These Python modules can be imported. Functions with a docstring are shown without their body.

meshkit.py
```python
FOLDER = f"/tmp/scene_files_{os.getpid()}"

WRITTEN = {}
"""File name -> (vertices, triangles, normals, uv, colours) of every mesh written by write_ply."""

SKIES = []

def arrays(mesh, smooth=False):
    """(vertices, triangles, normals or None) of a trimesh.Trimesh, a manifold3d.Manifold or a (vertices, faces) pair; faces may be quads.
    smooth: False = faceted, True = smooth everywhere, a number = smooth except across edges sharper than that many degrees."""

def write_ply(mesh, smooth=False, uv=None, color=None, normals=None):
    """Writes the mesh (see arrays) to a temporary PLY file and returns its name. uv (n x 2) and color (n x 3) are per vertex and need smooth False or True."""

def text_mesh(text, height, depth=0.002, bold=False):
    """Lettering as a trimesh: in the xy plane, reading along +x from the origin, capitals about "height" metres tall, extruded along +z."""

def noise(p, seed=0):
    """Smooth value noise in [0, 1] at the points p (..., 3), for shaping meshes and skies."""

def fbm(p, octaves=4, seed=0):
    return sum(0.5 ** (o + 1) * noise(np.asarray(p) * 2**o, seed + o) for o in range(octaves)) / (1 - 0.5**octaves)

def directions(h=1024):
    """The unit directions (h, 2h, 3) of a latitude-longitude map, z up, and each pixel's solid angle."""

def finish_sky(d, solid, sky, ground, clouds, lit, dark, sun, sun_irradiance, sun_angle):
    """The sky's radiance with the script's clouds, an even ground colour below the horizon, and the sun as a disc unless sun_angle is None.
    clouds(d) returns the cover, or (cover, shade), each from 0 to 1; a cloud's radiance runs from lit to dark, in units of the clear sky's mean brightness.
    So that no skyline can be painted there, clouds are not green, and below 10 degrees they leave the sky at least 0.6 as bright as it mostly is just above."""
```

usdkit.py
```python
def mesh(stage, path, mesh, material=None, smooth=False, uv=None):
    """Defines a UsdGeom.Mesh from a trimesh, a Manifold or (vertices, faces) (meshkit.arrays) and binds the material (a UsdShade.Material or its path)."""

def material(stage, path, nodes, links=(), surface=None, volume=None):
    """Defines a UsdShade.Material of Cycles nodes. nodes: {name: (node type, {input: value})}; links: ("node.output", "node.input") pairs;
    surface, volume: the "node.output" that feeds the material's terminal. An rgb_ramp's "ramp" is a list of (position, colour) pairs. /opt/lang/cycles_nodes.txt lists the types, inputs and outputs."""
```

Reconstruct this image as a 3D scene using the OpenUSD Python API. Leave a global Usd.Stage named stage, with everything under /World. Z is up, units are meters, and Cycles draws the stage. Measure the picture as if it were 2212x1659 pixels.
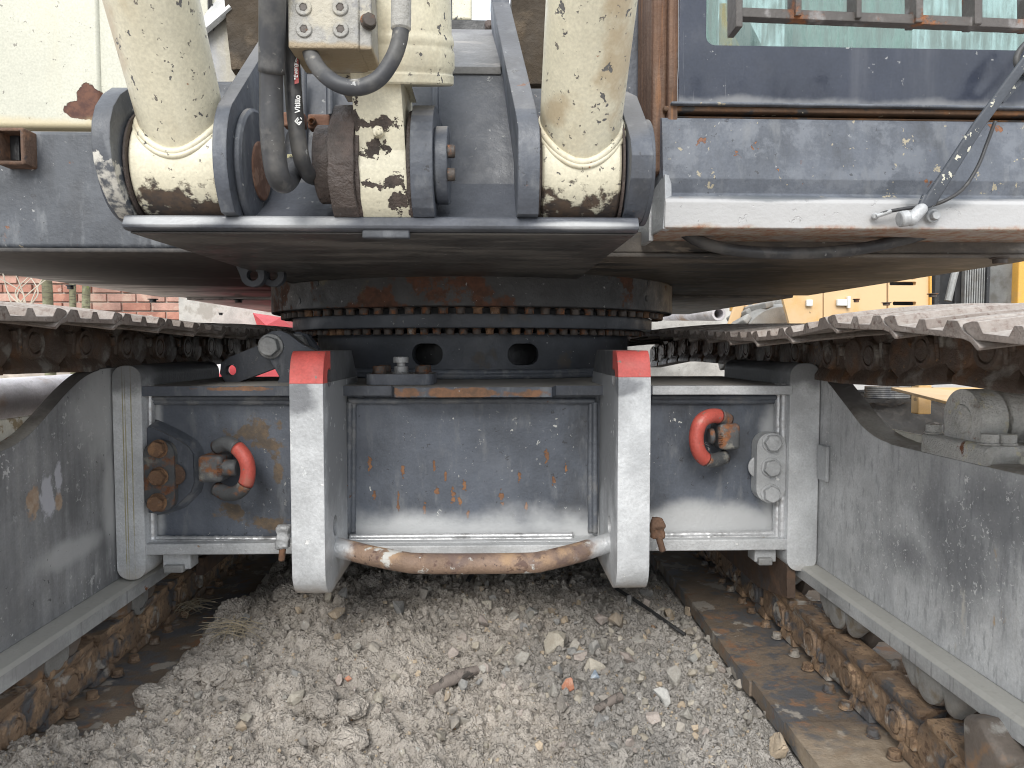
import math, random
import numpy as np, trimesh, usdkit, meshkit
import manifold3d as m3
from pxr import Usd, UsdGeom, UsdLux, UsdShade, Gf, Sdf, Vt
from shapely.geometry import Polygon, Point, box as sbox
from shapely import union_all
from scipy.spatial import cKDTree

stage = Usd.Stage.CreateInMemory()
UsdGeom.SetStageUpAxis(stage, UsdGeom.Tokens.z)
UsdGeom.SetStageMetersPerUnit(stage, 1.0)
UsdGeom.Xform.Define(stage, '/World')
UsdGeom.Scope.Define(stage, '/World/Looks')

# ------------------------------------------------------------------ camera, sky, sun
HC = 0.95                                   # eye height
YAW, PITCH, FPX, W0, H0 = math.radians(1.68), math.radians(2.95), 1600.0, 2212.0, 1659.0
EXPOSURE = 1.05
SKY_STRENGTH, SUN_INT, SUN_ANGLE = 0.13, 0.40, 30.0
SUN_EL, SUN_AZ = math.radians(36), math.radians(192)      # azimuth = atan2(x, y): behind the camera, a little to its left

Fw = np.array([math.sin(YAW)*math.cos(PITCH), math.cos(YAW)*math.cos(PITCH), -math.sin(PITCH)])
Rt = np.array([math.cos(YAW), -math.sin(YAW), 0.0])
Up = np.cross(Rt, Fw)
CAM = np.array([0, 0, HC])
cam = UsdGeom.Camera.Define(stage, '/World/camera')
cam.AddTransformOp().Set(Gf.Matrix4d(*[float(v) for v in (*Rt, 0, *Up, 0, *(-Fw), 0, *CAM, 1)]))
cam.CreateHorizontalApertureAttr(36.0); cam.CreateVerticalApertureAttr(27.0)
cam.CreateFocalLengthAttr(36.0*FPX/W0)
cam.CreateClippingRangeAttr(Gf.Vec2f(0.05, 500))
cam.CreateExposureAttr(EXPOSURE)

def P(px, py, d):                            # a picture position on the plane y = d
    v = FPX*Fw + (px-W0/2)*Rt - (py-H0/2)*Up
    return CAM + v*(d/v[1])
def PX(px, py, x):                           # ... on the plane x = const
    v = FPX*Fw + (px-W0/2)*Rt - (py-H0/2)*Up
    return CAM + v*(x/v[0])
def PZ(px, py, z):                           # ... on the plane z = const
    v = FPX*Fw + (px-W0/2)*Rt - (py-H0/2)*Up
    return CAM + v*((z-HC)/v[2])
def zr(r): return HC + r

dome = UsdLux.DomeLight.Define(stage, '/World/sky')
dome.GetPrim().SetCustomDataByKey('kind', 'structure')
dome.GetPrim().SetCustomDataByKey('label', 'bright white overcast sky')
dome.GetPrim().SetCustomDataByKey('category', 'sky')
skym = usdkit.material(stage, '/World/Looks/sky', {
    'co': ('texture_coordinate', {}), 'n': ('noise_texture', {'scale': 2.2, 'detail': 5.0}),
    'r': ('map_range', {'from_min': 0.25, 'from_max': 0.75, 'to_min': 0.86, 'to_max': 1.0, 'clamp': True}),
    's': ('sky_texture', {'sky_type': 'single_scattering', 'sun_disc': False, 'sun_elevation': SUN_EL, 'sun_rotation': SUN_AZ}),
    'm': ('mix_color', {'a': (0, 0, 0), 'b': (6.0, 6.35, 6.8)}),
    'bg': ('background_shader', {'strength': SKY_STRENGTH})},
    [('co.generated', 'n.vector'), ('n.fac', 'r.value'), ('r.result', 'm.fac'), ('s.color', 'm.a'), ('m.result', 'bg.color')], surface='bg.background')
UsdShade.MaterialBindingAPI.Apply(dome.GetPrim()).Bind(skym)

sun = UsdLux.DistantLight.Define(stage, '/World/sun')
sun.CreateIntensityAttr(SUN_INT); sun.CreateAngleAttr(SUN_ANGLE); sun.CreateNormalizeAttr(True)
sun.CreateColorAttr(Gf.Vec3f(1.0, 0.97, 0.92))
sd = np.array([math.sin(SUN_AZ)*math.cos(SUN_EL), math.cos(SUN_AZ)*math.cos(SUN_EL), math.sin(SUN_EL)])
sx = np.cross([0, 0, 1.0], sd); sx /= np.linalg.norm(sx); sy = np.cross(sd, sx)
sun.AddTransformOp().Set(Gf.Matrix4d(*[float(v) for v in (*sx, 0, *sy, 0, *sd, 0, 0, 0, 20, 1)]))

# ------------------------------------------------------------------ materials
class G:
    def __init__(s): s.nodes, s.links, s.i = {}, [], 0
    def n(s, kind, out=None, **inp):
        name = 'n%d' % s.i; s.i += 1
        vals = {}
        for k, v in inp.items():
            if isinstance(v, str) and '.' in v: s.links.append((v, name+'.'+k))
            else: vals[k] = v
        s.nodes[name] = (kind, vals)
        return name + '.' + out if out else name
    def mul(s, a, b): return s.n('math', 'value', math_type='multiply', value1=a, value2=b)
    def add(s, a, b): return s.n('math', 'value', math_type='add', value1=a, value2=b)
    def mx(s, a, b): return s.n('math', 'value', math_type='maximum', value1=a, value2=b)
    def mr(s, v, a, b, c=0.0, d=1.0, t='smoothstep'):
        return s.n('map_range', 'result', range_type=t, value=v, from_min=a, from_max=b, to_min=c, to_max=d, clamp=True)
    def noise(s, pos, scale, detail=4.0, rough=0.55, stretch=None, off=None, out='fac', dist=0.0):
        if stretch is not None or off is not None:
            pos = s.n('mapping', 'vector', vector=pos, scale=stretch or (1, 1, 1), location=off or (0, 0, 0))
        return s.n('noise_texture', out, vector=pos, scale=scale, detail=detail, roughness=rough, distortion=dist)

def mask(g, pos, L):
    k = L['k']
    if k == 'noise':
        f = g.noise(pos, L.get('s', 8.0), L.get('d', 6.0), L.get('r', 0.6), L.get('st'), L.get('off'), dist=L.get('dist', 0.0))
        m = g.mr(f, L['a'], L['b'])
    elif k == 'spots':
        nz = g.noise(pos, L['s']*1.6, 3.0, out='color')
        v = g.n('vector_math', 'vector', math_type='subtract', vector1=nz, vector2=(.5, .5, .5))
        v = g.n('vector_math', 'vector', math_type='scale', vector1=v, scale=L.get('warp', 0.9)/L['s'])
        v = g.n('vector_math', 'vector', math_type='add', vector1=pos, vector2=v)
        if 'st' in L: v = g.n('mapping', 'vector', vector=v, scale=L['st'])
        vo = g.n('voronoi_texture', vector=v, scale=L['s'], feature='f1')
        rad = L.get('size', 0.28)
        c = g.n('separate_color', 'r', color=vo+'.color')
        thr = g.mr(c, 1-L.get('dens', 0.4), 1.0, 0.0, rad, 'linear')
        q = g.n('math', 'value', math_type='subtract', value1=thr, value2=vo+'.distance')
        m = g.mr(q, 0.0, L.get('edge', 0.05))
    elif k == 'patch':
        nz = g.noise(pos, L.get('s', 9.0), 6.0, 0.62)
        nz = g.mr(nz, .28, .72, -.5*L.get('amp', 1.2), .5*L.get('amp', 1.2), 'linear')
        m = None
        for c, r in L['at']:
            v = g.n('vector_math', 'vector', math_type='subtract', vector1=pos, vector2=tuple(map(float, c)))
            v = g.n('vector_math', 'vector', math_type='divide', vector1=v, vector2=tuple(map(float, r)))
            d = g.n('vector_math', 'value', math_type='length', vector1=v)
            q = g.mr(g.add(d, nz), 1-L.get('soft', 0.3), 1+L.get('soft', 0.3), 1.0, 0.0)
            m = q if m is None else g.mx(m, q)
    elif k == 'band':
        c = g.n('separate_xyz', L.get('ax', 'z'), vector=pos)
        nz = g.noise(pos, L.get('s', 9.0), 5.0, 0.6, L.get('st'))
        nz = g.mr(nz, .28, .72, -.5*L.get('amp', .1), .5*L.get('amp', .1), 'linear')
        m = g.mr(g.add(c, nz), L['a'], L['b']) if L['a'] < L['b'] else g.mr(g.add(c, nz), L['b'], L['a'], 1.0, 0.0)
    elif k == 'up':
        c = g.n('separate_xyz', 'z', vector='geo.normal')
        m = g.mr(c, L.get('a', 0.3), L.get('b', 0.9))
    if 'and' in L: m = g.mul(m, mask(g, pos, L['and']))
    if 'brk' in L: m = g.mul(m, mask(g, pos, dict(k='noise', s=L['brk'], a=0.38, b=0.6)))
    if 'amt' in L: m = g.mul(m, L['amt'])
    return m

def worn(name, base, layers=(), rough=0.5, metal=0.0, bump=0.0015, bs=60.0, var=0.25, vs=5.0, bevel=0.0035, dents=0.0, streak=0.0, spec=0.5, crumb=0.0):
    g = G()
    g.nodes['geo'] = ('geometry', {})
    pos = 'geo.position'
    b = np.array(base, float)
    f = g.noise(pos, vs, 6.0, 0.62)
    col = g.n('mix_color', 'result', fac=g.mr(f, 0.3, 0.7), a=tuple(b*(1-var)), b=tuple(np.minimum(b*(1+var), 0.95)))
    fine = g.noise(pos, 170.0, 3.0, 0.6)
    col = g.n('mix_color', 'result', blend_type='multiply', fac=1.0, a=col, b=g.n('rgb_ramp', 'color', fac=fine, ramp=[(0.25, (.82, .82, .82)), (0.6, (1.0, 1.0, 1.0)), (0.8, (1.1, 1.1, 1.1))]))
    if streak:
        sf = g.noise(pos, 26.0, 5.0, 0.6, (1, 1, 0.05))
        col = g.n('mix_color', 'result', blend_type='multiply', fac=streak, a=col, b=g.n('rgb_ramp', 'color', fac=sf, ramp=[(0.3, (.55, .54, .53)), (0.52, (1, 1, 1)), (0.75, (1.3, 1.28, 1.22))]))
    ro = g.mr(g.noise(pos, 14.0, 6.0, 0.65), 0.25, 0.75, max(rough-0.13, 0.05), min(rough+0.15, 1.0))
    me = g.n('value', 'value', value=float(metal))
    h = g.mul(g.noise(pos, bs, 5.0, 0.65), bump)
    if dents: h = g.add(h, g.mul(g.noise(pos, 5.0, 2.0), dents))
    for L in layers:
        m = mask(g, pos, L)
        c = L['c']
        if 'c2' in L:
            c = g.n('mix_color', 'result', fac=g.mr(g.noise(pos, L.get('cs', 40.0), 6.0, 0.7), 0.35, 0.65), a=tuple(L['c']), b=tuple(L['c2']))
        col = g.n('mix_color', 'result', fac=m, a=col, b=c)
        if 'ro' in L: ro = g.n('mix_float', 'result', fac=m, a=ro, b=float(L['ro']))
        if 'me' in L: me = g.n('mix_float', 'result', fac=m, a=me, b=float(L['me']))
        if 'h' in L:
            hh = g.mul(m, float(L['h']))
            if L.get('hn'): hh = g.mul(hh, g.noise(pos, L.get('hs', 150.0), 4.0, 0.7))
            h = g.add(h, hh)
    if crumb:
        vv = g.n('voronoi_texture', 'distance', vector=pos, scale=150.0)
        h = g.add(h, g.mul(vv, -crumb))
        v2 = g.n('voronoi_texture', 'distance', vector=pos, scale=300.0)
        h = g.add(h, g.mul(v2, -crumb*0.5))
    kw = {}
    if bevel: kw['normal'] = g.n('bevel', 'bevel', samples=2, radius=bevel)
    nor = g.n('bump', 'normal', height=h, distance=1.0, strength=1.0, **kw)
    bs_ = g.n('principled_bsdf', base_color=col, roughness=ro, metallic=me, normal=nor, specular_ior_level=spec)
    return usdkit.material(stage, '/World/Looks/'+name, g.nodes, g.links, surface=bs_+'.BSDF')

RUST, RUST2, DKRUST = (.26, .105, .04), (.13, .05, .022), (.06, .03, .018)
SILV = (.46, .468, .472)
DARK = (.074, .082, .099)
DUST = (.27, .25, .225)

L_spk = dict(k='spots', s=95.0, size=.34, dens=.14, edge=.05, warp=1.8, c=(.36, .36, .35), ro=.6, amt=.85, **{'and': dict(k='noise', s=4., off=(1, 5, 2), a=.46, b=.60)})
L_spk2 = dict(k='spots', s=42.0, size=.26, dens=.12, edge=.05, warp=2.6, c=(.34, .34, .325), ro=.6, amt=.85, **{'and': dict(k='noise', s=3., off=(7, 5, 2), a=.46, b=.6)})
L_dkspk = dict(k='spots', s=60.0, size=.34, dens=.20, edge=.1, warp=2.2, c=(.03, .03, .033), amt=.7)
L_scuff = dict(k='noise', s=24.0, st=(1, 1, .3), a=.52, b=.70, c=(.17, .178, .188), amt=.6, ro=.6)
L_grime = dict(k='noise', s=5.0, st=(1, 1, .6), off=(2, 6, 3), a=.5, b=.72, c=(.045, .045, .046), amt=.6, d=7., r=.7)
L_dustup = dict(k='up', a=.55, b=.98, c=DUST, ro=.9, amt=.7)
def L_rust(s=14.0, a=.62, b=.70, **k): return dict(k='noise', s=s, a=a, b=b, r=.68, d=6.0, c=RUST, c2=RUST2, ro=.85, me=0.0, h=-.0008, **k)

M = {}
M['dark'] = worn('dark_paint', DARK, [L_grime, L_scuff, L_dkspk, L_spk, L_spk2, L_rust(9.0, .66, .72), L_dustup], rough=.5, dents=.004)
M['deck'] = worn('deck_paint', (.060, .066, .077), [dict(k='noise', s=7.0, a=.5, b=.7, c=(.092, .10, .113), amt=.7), L_grime, L_scuff, L_dkspk, L_spk, L_spk2, L_rust(11.0, .64, .70),
    dict(k='spots', s=30.0, size=.3, dens=.09, c=(.38, .31, .21), warp=1.8), L_dustup], rough=.5, streak=.55, dents=.006)
M['black'] = worn('oily_black', (.06, .056, .053), [dict(k='noise', s=6.0, st=(.4, 1, 1), a=.46, b=.64, c=(.12, .112, .103), ro=.7), dict(k='noise', s=30.0, st=(.2, 1, 1), a=.56, b=.66, c=(.14, .13, .12), ro=.7, amt=.7), L_spk], rough=.42, dents=.006)
M['silver'] = worn('silver_paint', SILV, [dict(k='noise', s=10.0, a=.56, b=.75, c=(.33, .335, .34), amt=.6), dict(k='spots', s=60., size=.3, dens=.12, c=(.68, .68, .67), warp=1.9, h=.0012),
    dict(k='spots', s=36., size=.22, dens=.04, c=(.28, .2, .14), warp=1.6)], rough=.5, metal=.2, bump=.002, bs=90., dents=.004)
M['red'] = worn('red_paint', (.62, .105, .088), [dict(k='spots', s=58., size=.3, dens=.10, c=(.2, .17, .14), warp=1.8), dict(k='noise', s=12., a=.55, b=.75, c=(.42, .1, .075), amt=.6)], rough=.5, bump=.001)
M['weld'] = worn('weld_silver', (.50, .505, .51), [dict(k='noise', s=18., a=.55, b=.7, c=(.25, .25, .25))], rough=.38, metal=.5, bump=.001, bevel=0)
M['weld_dark'] = worn('weld_dark', (.105, .115, .132), [dict(k='noise', s=18., a=.5, b=.65, c=(.17, .172, .175)), L_rust(20., .64, .7)], rough=.5, bevel=0)
M['bolt_rust'] = worn('rusty_bolt', (.21, .12, .07), [dict(k='noise', s=40., a=.5, b=.65, c=(.30, .17, .09)), dict(k='noise', s=25., a=.62, b=.7, c=(.3, .29, .27))], rough=.85, bump=.004, bs=220.)
M['bolt_dark'] = worn('dark_bolt', (.075, .06, .05), [L_rust(30., .5, .65)], rough=.6)
M['bolt_zinc'] = worn('grey_bolt', (.30, .30, .295), [dict(k='noise', s=40., a=.55, b=.7, c=(.2, .19, .17))], rough=.5, metal=.3)
M['rustmetal'] = worn('rusty_metal', (.115, .068, .045), [dict(k='noise', s=22., a=.5, b=.65, c=(.2, .105, .06)), dict(k='noise', s=16., a=.6, b=.68, c=(.06, .06, .065))], rough=.8, bump=.004, bs=120.)
M['cream'] = worn('cream_paint', (.60, .56, .43), [
    dict(k='noise', s=4.0, st=(2.2, 2.2, .45), a=.52, b=.78, c=(.42, .32, .18), amt=.55),
    dict(k='patch', at=[(P(1318, 100, 1.38), (.028, .2, .12)), (P(245, 60, 1.35), (.02, .2, .10)), (P(1195, 262, 1.45), (.025, .2, .022))], amp=1.6, s=14., soft=.5, c=(.34, .24, .13), amt=.6),
    dict(k='spots', s=34.0, size=.34, dens=.30, c=(.12, .115, .11), warp=2.4, ro=.7, h=-.001), dict(k='spots', s=85.0, size=.34, dens=.34, c=(.17, .155, .13), warp=2.0, h=-.0008),
    dict(k='spots', s=26.0, size=.22, dens=.14, c=RUST, warp=2.0)], rough=.42, var=.10, bump=.0008, dents=.003)
M['cover'] = worn('cream_cover', (.47, .465, .385), [dict(k='noise', s=3.0, st=(2.5, 2.5, .4), a=.5, b=.75, c=(.5, .44, .3), amt=.5),
    dict(k='spots', s=60.0, size=.32, dens=.28, c=(.2, .19, .16), warp=2.2), dict(k='spots', s=24.0, size=.24, dens=.22, c=(.25, .24, .2), warp=2.6),
    dict(k='patch', at=[(P(180, 236, 2.03), (.050, .08, .024)), (P(188, 208, 2.03), (.028, .08, .045)), (P(205, 225, 2.03), (.022, .08, .042))], amp=.7, s=13., soft=.03, c=(.07, .032, .025), c2=(.13, .06, .038), ro=.85, h=-.002),
    dict(k='band', a=zr(.615), b=zr(.59), amp=.02, c=(.5, .40, .22), amt=.6)], rough=.36, var=.06, bump=.0005)
zb0 = P(1258, 470, 1.43)[2]
CHIP = (.042, .034, .03)
M['barrel'] = worn('chipped_cream', (.60, .56, .43), [
    dict(k='noise', s=5.0, st=(1, 1, .5), a=.55, b=.75, c=(.45, .35, .2), amt=.5),
    dict(k='spots', s=30.0, size=.34, dens=.28, c=(.10, .095, .09), warp=2.4, h=-.001), dict(k='spots', s=85.0, size=.34, dens=.34, c=(.17, .155, .13), warp=2.0, h=-.0008),
    dict(k='band', a=zb0+.055, b=zb0+.035, amp=.09, s=26., c=CHIP, c2=(.09, .06, .04), ro=.85, h=-.0015)], rough=.42, var=.08, bump=.001)
M['post'] = worn('mud_chipped_cream', (.60, .56, .43), [
    dict(k='noise', s=4.0, st=(2, 2, .4), a=.55, b=.75, c=(.45, .36, .2), amt=.5), 
    dict(k='spots', s=48.0, size=.40, dens=.5, c=(.11, .09, .075), warp=2.4, **{'and': dict(k='noise', s=7., a=.44, b=.6)}),
    dict(k='patch', at=[(P(820, 268, 1.40), (.032, .1, .009)), (P(808, 318, 1.40), (.018, .1, .018)), (P(848, 395, 1.40), (.020, .1, .010)), (P(830, 492, 1.40), (.06, .1, .012)), (P(770, 250, 1.40), (.007, .1, .03)), (P(860, 425, 1.40), (.014, .1, .016)), (P(790, 395, 1.40), (.016, .1, .005))],
         amp=2.6, s=38., soft=.06, c=CHIP, c2=(.085, .065, .055), ro=.9, h=.0035, hn=True)], rough=.45, var=.08)
M['hose'] = worn('rubber_hose', (.034, .034, .036), [dict(k='noise', s=7., a=.50, b=.66, c=(.13, .122, .11), amt=.55, ro=.8), dict(k='noise', s=30., a=.55, b=.66, c=(.10, .095, .088), amt=.5), L_spk], rough=.5, bump=.0006, bevel=0)
M['hosegrey'] = worn('dusty_hose', (.085, .083, .08), [dict(k='noise', s=14., a=.42, b=.6, c=(.035, .036, .04), ro=.5), dict(k='noise', s=22., off=(3, 3, 3), a=.6, b=.7, c=(.24, .225, .2)), L_spk], rough=.6, bump=.0006, bevel=0)
M['block'] = worn('valve_block', (.34, .33, .305), [dict(k='noise', s=16., a=.5, b=.66, c=(.42, .39, .32), ro=.9), dict(k='noise', s=30., a=.58, b=.66, c=(.24, .235, .23)), dict(k='band', a=P(700, 88, 1.27)[2], b=P(700, 102, 1.27)[2], amp=.02, c=(.30, .24, .16))], rough=.6, bump=.004, bs=110.)
M['grease'] = worn('greasy_steel', (.062, .048, .042), [dict(k='noise', s=18., a=.45, b=.62, c=(.10, .075, .065), h=.003, hn=True), L_spk], rough=.55, bump=.006, bs=70.)
M['boom'] = worn('muddy_boom', (.05, .037, .024), [dict(k='noise', s=9., a=.5, b=.65, c=(.095, .07, .045), h=.004, hn=True)], rough=.85, bump=.006, bs=60.)
M['pillar'] = worn('rusty_pillar', (.125, .072, .045), [dict(k='noise', s=30., st=(2.5, 2.5, .05), a=.45, b=.6, c=(.085, .042, .024)), dict(k='noise', s=18., st=(2, 2, .12), a=.54, b=.68, c=(.27, .125, .05), amt=.7),
    dict(k='band', ax='x', a=.405+.04, b=.455, amp=.02, c=(.13, .115, .105), amt=.8)], rough=.75, bump=.003)
M['glassframe'] = worn('dark_glass_border', (.030, .035, .05), [dict(k='noise', s=5., st=(1, 1, .12), a=.48, b=.7, c=(.085, .09, .105), amt=.8, ro=.6), dict(k='noise', s=60., st=(1, 1, .03), a=.66, b=.70, c=(.22, .22, .23), amt=.55), L_spk,
    dict(k='band', a=P(1800, 200, 1.76)[2], b=P(1800, 222, 1.76)[2], amp=.02, c=(.17, .175, .185), ro=.7)], rough=.2, bump=.0003, var=.15)
M['bumper'] = worn('bumper_paint', (.098, .109, .13), [dict(k='noise', s=9., a=.48, b=.6, c=(.135, .147, .168), d=6., r=.7), L_grime, L_scuff, L_dkspk, dict(k='spots', s=40., size=.36, dens=.28, c=(.32, .28, .2), warp=2.2), L_spk, L_rust(10.0, .655, .70), 
    dict(k='spots', s=22., size=.28, dens=.22, c=RUST, c2=RUST2, warp=2.4, h=-.001),
    dict(k='band', a=P(1800, 418, 1.74)[2], b=P(1800, 432, 1.74)[2], amp=.012, s=6., c=(.42, .415, .41), ro=.5, me=.15, h=.0006),
    dict(k='patch', at=[(P(1680, 425, 1.74), (.16, .1, .01)), (P(2030, 440, 1.74), (.08, .1, .016))], amp=.8, soft=.4, c=(.10, .11, .12), amt=.7),
    dict(k='band', a=P(1800, 483, 1.74)[2], b=P(1800, 497, 1.74)[2], amp=.016, s=14., c=(.30, .14, .08), c2=(.4, .36, .3), ro=.8)], rough=.46, dents=.006, streak=.25)
M['groove'] = worn('rusty_groove', (.10, .055, .03), [dict(k='noise', s=10., a=.5, b=.65, c=(.19, .085, .03)), dict(k='noise', s=18., a=.58, b=.66, c=(.04, .037, .036)), dict(k='spots', s=45., size=.3, dens=.1, c=(.45, .4, .3), warp=1.7)], rough=.75, bump=.002)
M['guard'] = worn('guard_bar', (.085, .075, .068), [L_rust(14., .55, .66), dict(k='up', a=.2, b=.7, c=(.34, .33, .33), ro=.45, amt=.9), dict(k='noise', s=20., a=.55, b=.7, c=(.2, .19, .185))], rough=.5)
M['wiper'] = worn('wiper_arm', (.055, .062, .075), [dict(k='spots', s=70., size=.42, dens=.7, c=(.55, .53, .43), warp=1.9, st=(1, 1, .6))], rough=.45)
M['shoe'] = worn('rusty_track_shoe', (.20, .165, .142), [dict(k='noise', s=14., a=.5, b=.64, c=(.27, .235, .21)), dict(k='noise', s=90., a=.55, b=.66, c=(.085, .05, .038), amt=.8), dict(k='up', a=.35, b=.85, c=(.42, .385, .35), c2=(.30, .25, .22), cs=90., ro=.85, amt=.95)], rough=.75, bump=.004, bs=130.)
M['shoe_low'] = worn('worn_track_plate', (.20, .155, .115), [dict(k='noise', s=9., a=.47, b=.57, c=(.11, .112, .118), ro=.45, r=.7), dict(k='noise', s=13., off=(3, 7, 1), a=.55, b=.66, c=(.25, .145, .085), ro=.8), dict(k='noise', s=11., off=(9, 2, 4), a=.58, b=.63, c=(.33, .30, .26), ro=.85),
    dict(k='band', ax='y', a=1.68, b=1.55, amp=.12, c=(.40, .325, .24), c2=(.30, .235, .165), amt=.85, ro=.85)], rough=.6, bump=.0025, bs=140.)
M['chain'] = worn('greasy_chain', (.075, .052, .038), [dict(k='noise', s=12., a=.5, b=.66, c=(.11, .058, .03)), dict(k='noise', s=14., off=(5, 1, 2), a=.54, b=.66, c=(.25, .235, .21), amt=.85, ro=.5, me=.2), dict(k='spots', s=70., size=.3, dens=.2, c=(.2, .11, .05), warp=1.8)], rough=.42, bump=.005, bs=75.)
M['chain_low'] = worn('rusty_chain', (.21, .14, .088), [dict(k='noise', s=14., a=.5, b=.62, c=(.36, .24, .145)), dict(k='noise', s=11., off=(5, 1, 2), a=.52, b=.62, c=(.10, .098, .1)), dict(k='noise', s=60., a=.55, b=.66, c=(.08, .045, .028), amt=.8), dict(k='noise', s=13., off=(1, 8, 3), a=.57, b=.66, c=(.34, .31, .27))], rough=.7, bump=.006, bs=110.)
M['roller'] = worn('roller_steel', (.15, .125, .105), [dict(k='noise', s=14., a=.52, b=.66, c=(.22, .13, .07)), dict(k='noise', s=16., off=(5, 1, 2), a=.56, b=.68, c=(.27, .26, .24))], rough=.55, metal=.1, bump=.002)
M['rollercap'] = worn('roller_cap', (.27, .265, .25), [dict(k='noise', s=18., a=.56, b=.7, c=(.2, .17, .13))], rough=.45, metal=.35, bump=.0006)
M['carrier'] = worn('carrier_cast', (.56, .55, .52), [dict(k='noise', s=13., a=.52, b=.66, c=(.30, .285, .25)), dict(k='noise', s=30., off=(2, 2, 2), a=.57, b=.66, c=(.56, .52, .38)), L_rust(16., .6, .68)], rough=.5, metal=.25, bump=.007, bs=140.)
M['ring'] = worn('ring_steel', (.042, .041, .041), [dict(k='noise', s=4.5, a=.555, b=.60, c=(.105, .042, .022), c2=(.06, .028, .016), ro=.8, r=.68, d=9.), dict(k='noise', s=7., off=(4, 4, 4), a=.6, b=.68, c=(.09, .075, .04)), L_spk], rough=.48, bump=.0025)
M['drum'] = worn('drum_paint', (.052, .057, .067), [dict(k='noise', s=9., a=.58, b=.68, c=(.09, .08, .07), ro=.8), L_spk], rough=.5)
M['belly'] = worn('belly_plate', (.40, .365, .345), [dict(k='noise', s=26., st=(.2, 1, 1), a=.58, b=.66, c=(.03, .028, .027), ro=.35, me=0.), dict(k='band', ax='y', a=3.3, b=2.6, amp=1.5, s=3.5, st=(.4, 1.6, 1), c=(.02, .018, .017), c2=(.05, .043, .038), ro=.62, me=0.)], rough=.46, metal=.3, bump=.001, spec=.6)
M['belly_r'] = worn('belly_plate_dusty', (.14, .12, .10), [dict(k='noise', s=6., st=(.4, 1.2, 1), a=.46, b=.62, c=(.042, .04, .038), ro=.5), L_spk, dict(k='noise', s=22., st=(.3, 1, 1), a=.58, b=.68, c=(.21, .18, .145))], rough=.6, bump=.002)
M['yellow'] = worn('faded_yellow', (.62, .375, .13), [dict(k='noise', s=1.6, a=.42, b=.56, c=(.62, .43, .24), amt=.9), dict(k='noise', s=6., st=(1, 1, .2), a=.58, b=.75, c=(.6, .47, .32), amt=.6), dict(k='spots', s=18., size=.2, dens=.1, c=(.3, .2, .1))], rough=.5, var=.08, bump=.0008)
M['yellow2'] = worn('strong_yellow', (.62, .33, .06), [dict(k='noise', s=9., a=.55, b=.7, c=(.45, .28, .12), amt=.6)], rough=.5, var=.1)
M['redbg'] = worn('red_machine_paint', (.48, .06, .07), [], rough=.4, var=.1)
M['blackpart'] = worn('black_part', (.02, .02, .021), [L_spk], rough=.45)
M['grill'] = worn('radiator_metal', (.30, .30, .29), [dict(k='noise', s=12., a=.5, b=.7, c=(.2, .19, .17))], rough=.5, metal=.3)
M['whitehinge'] = worn('pale_hinge', (.68, .67, .63), [], rough=.6)
M['tyre'] = worn('dusty_tyre', (.30, .295, .28), [dict(k='noise', s=6., a=.5, b=.7, c=(.19, .185, .175))], rough=.9, bevel=0)
M['conc'] = worn('concrete', (.40, .385, .36), [dict(k='noise', s=3., a=.45, b=.65, c=(.5, .49, .46)), dict(k='spots', s=40., size=.3, dens=.2, c=(.25, .24, .22))], rough=.9, bump=.003, bevel=0)
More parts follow.
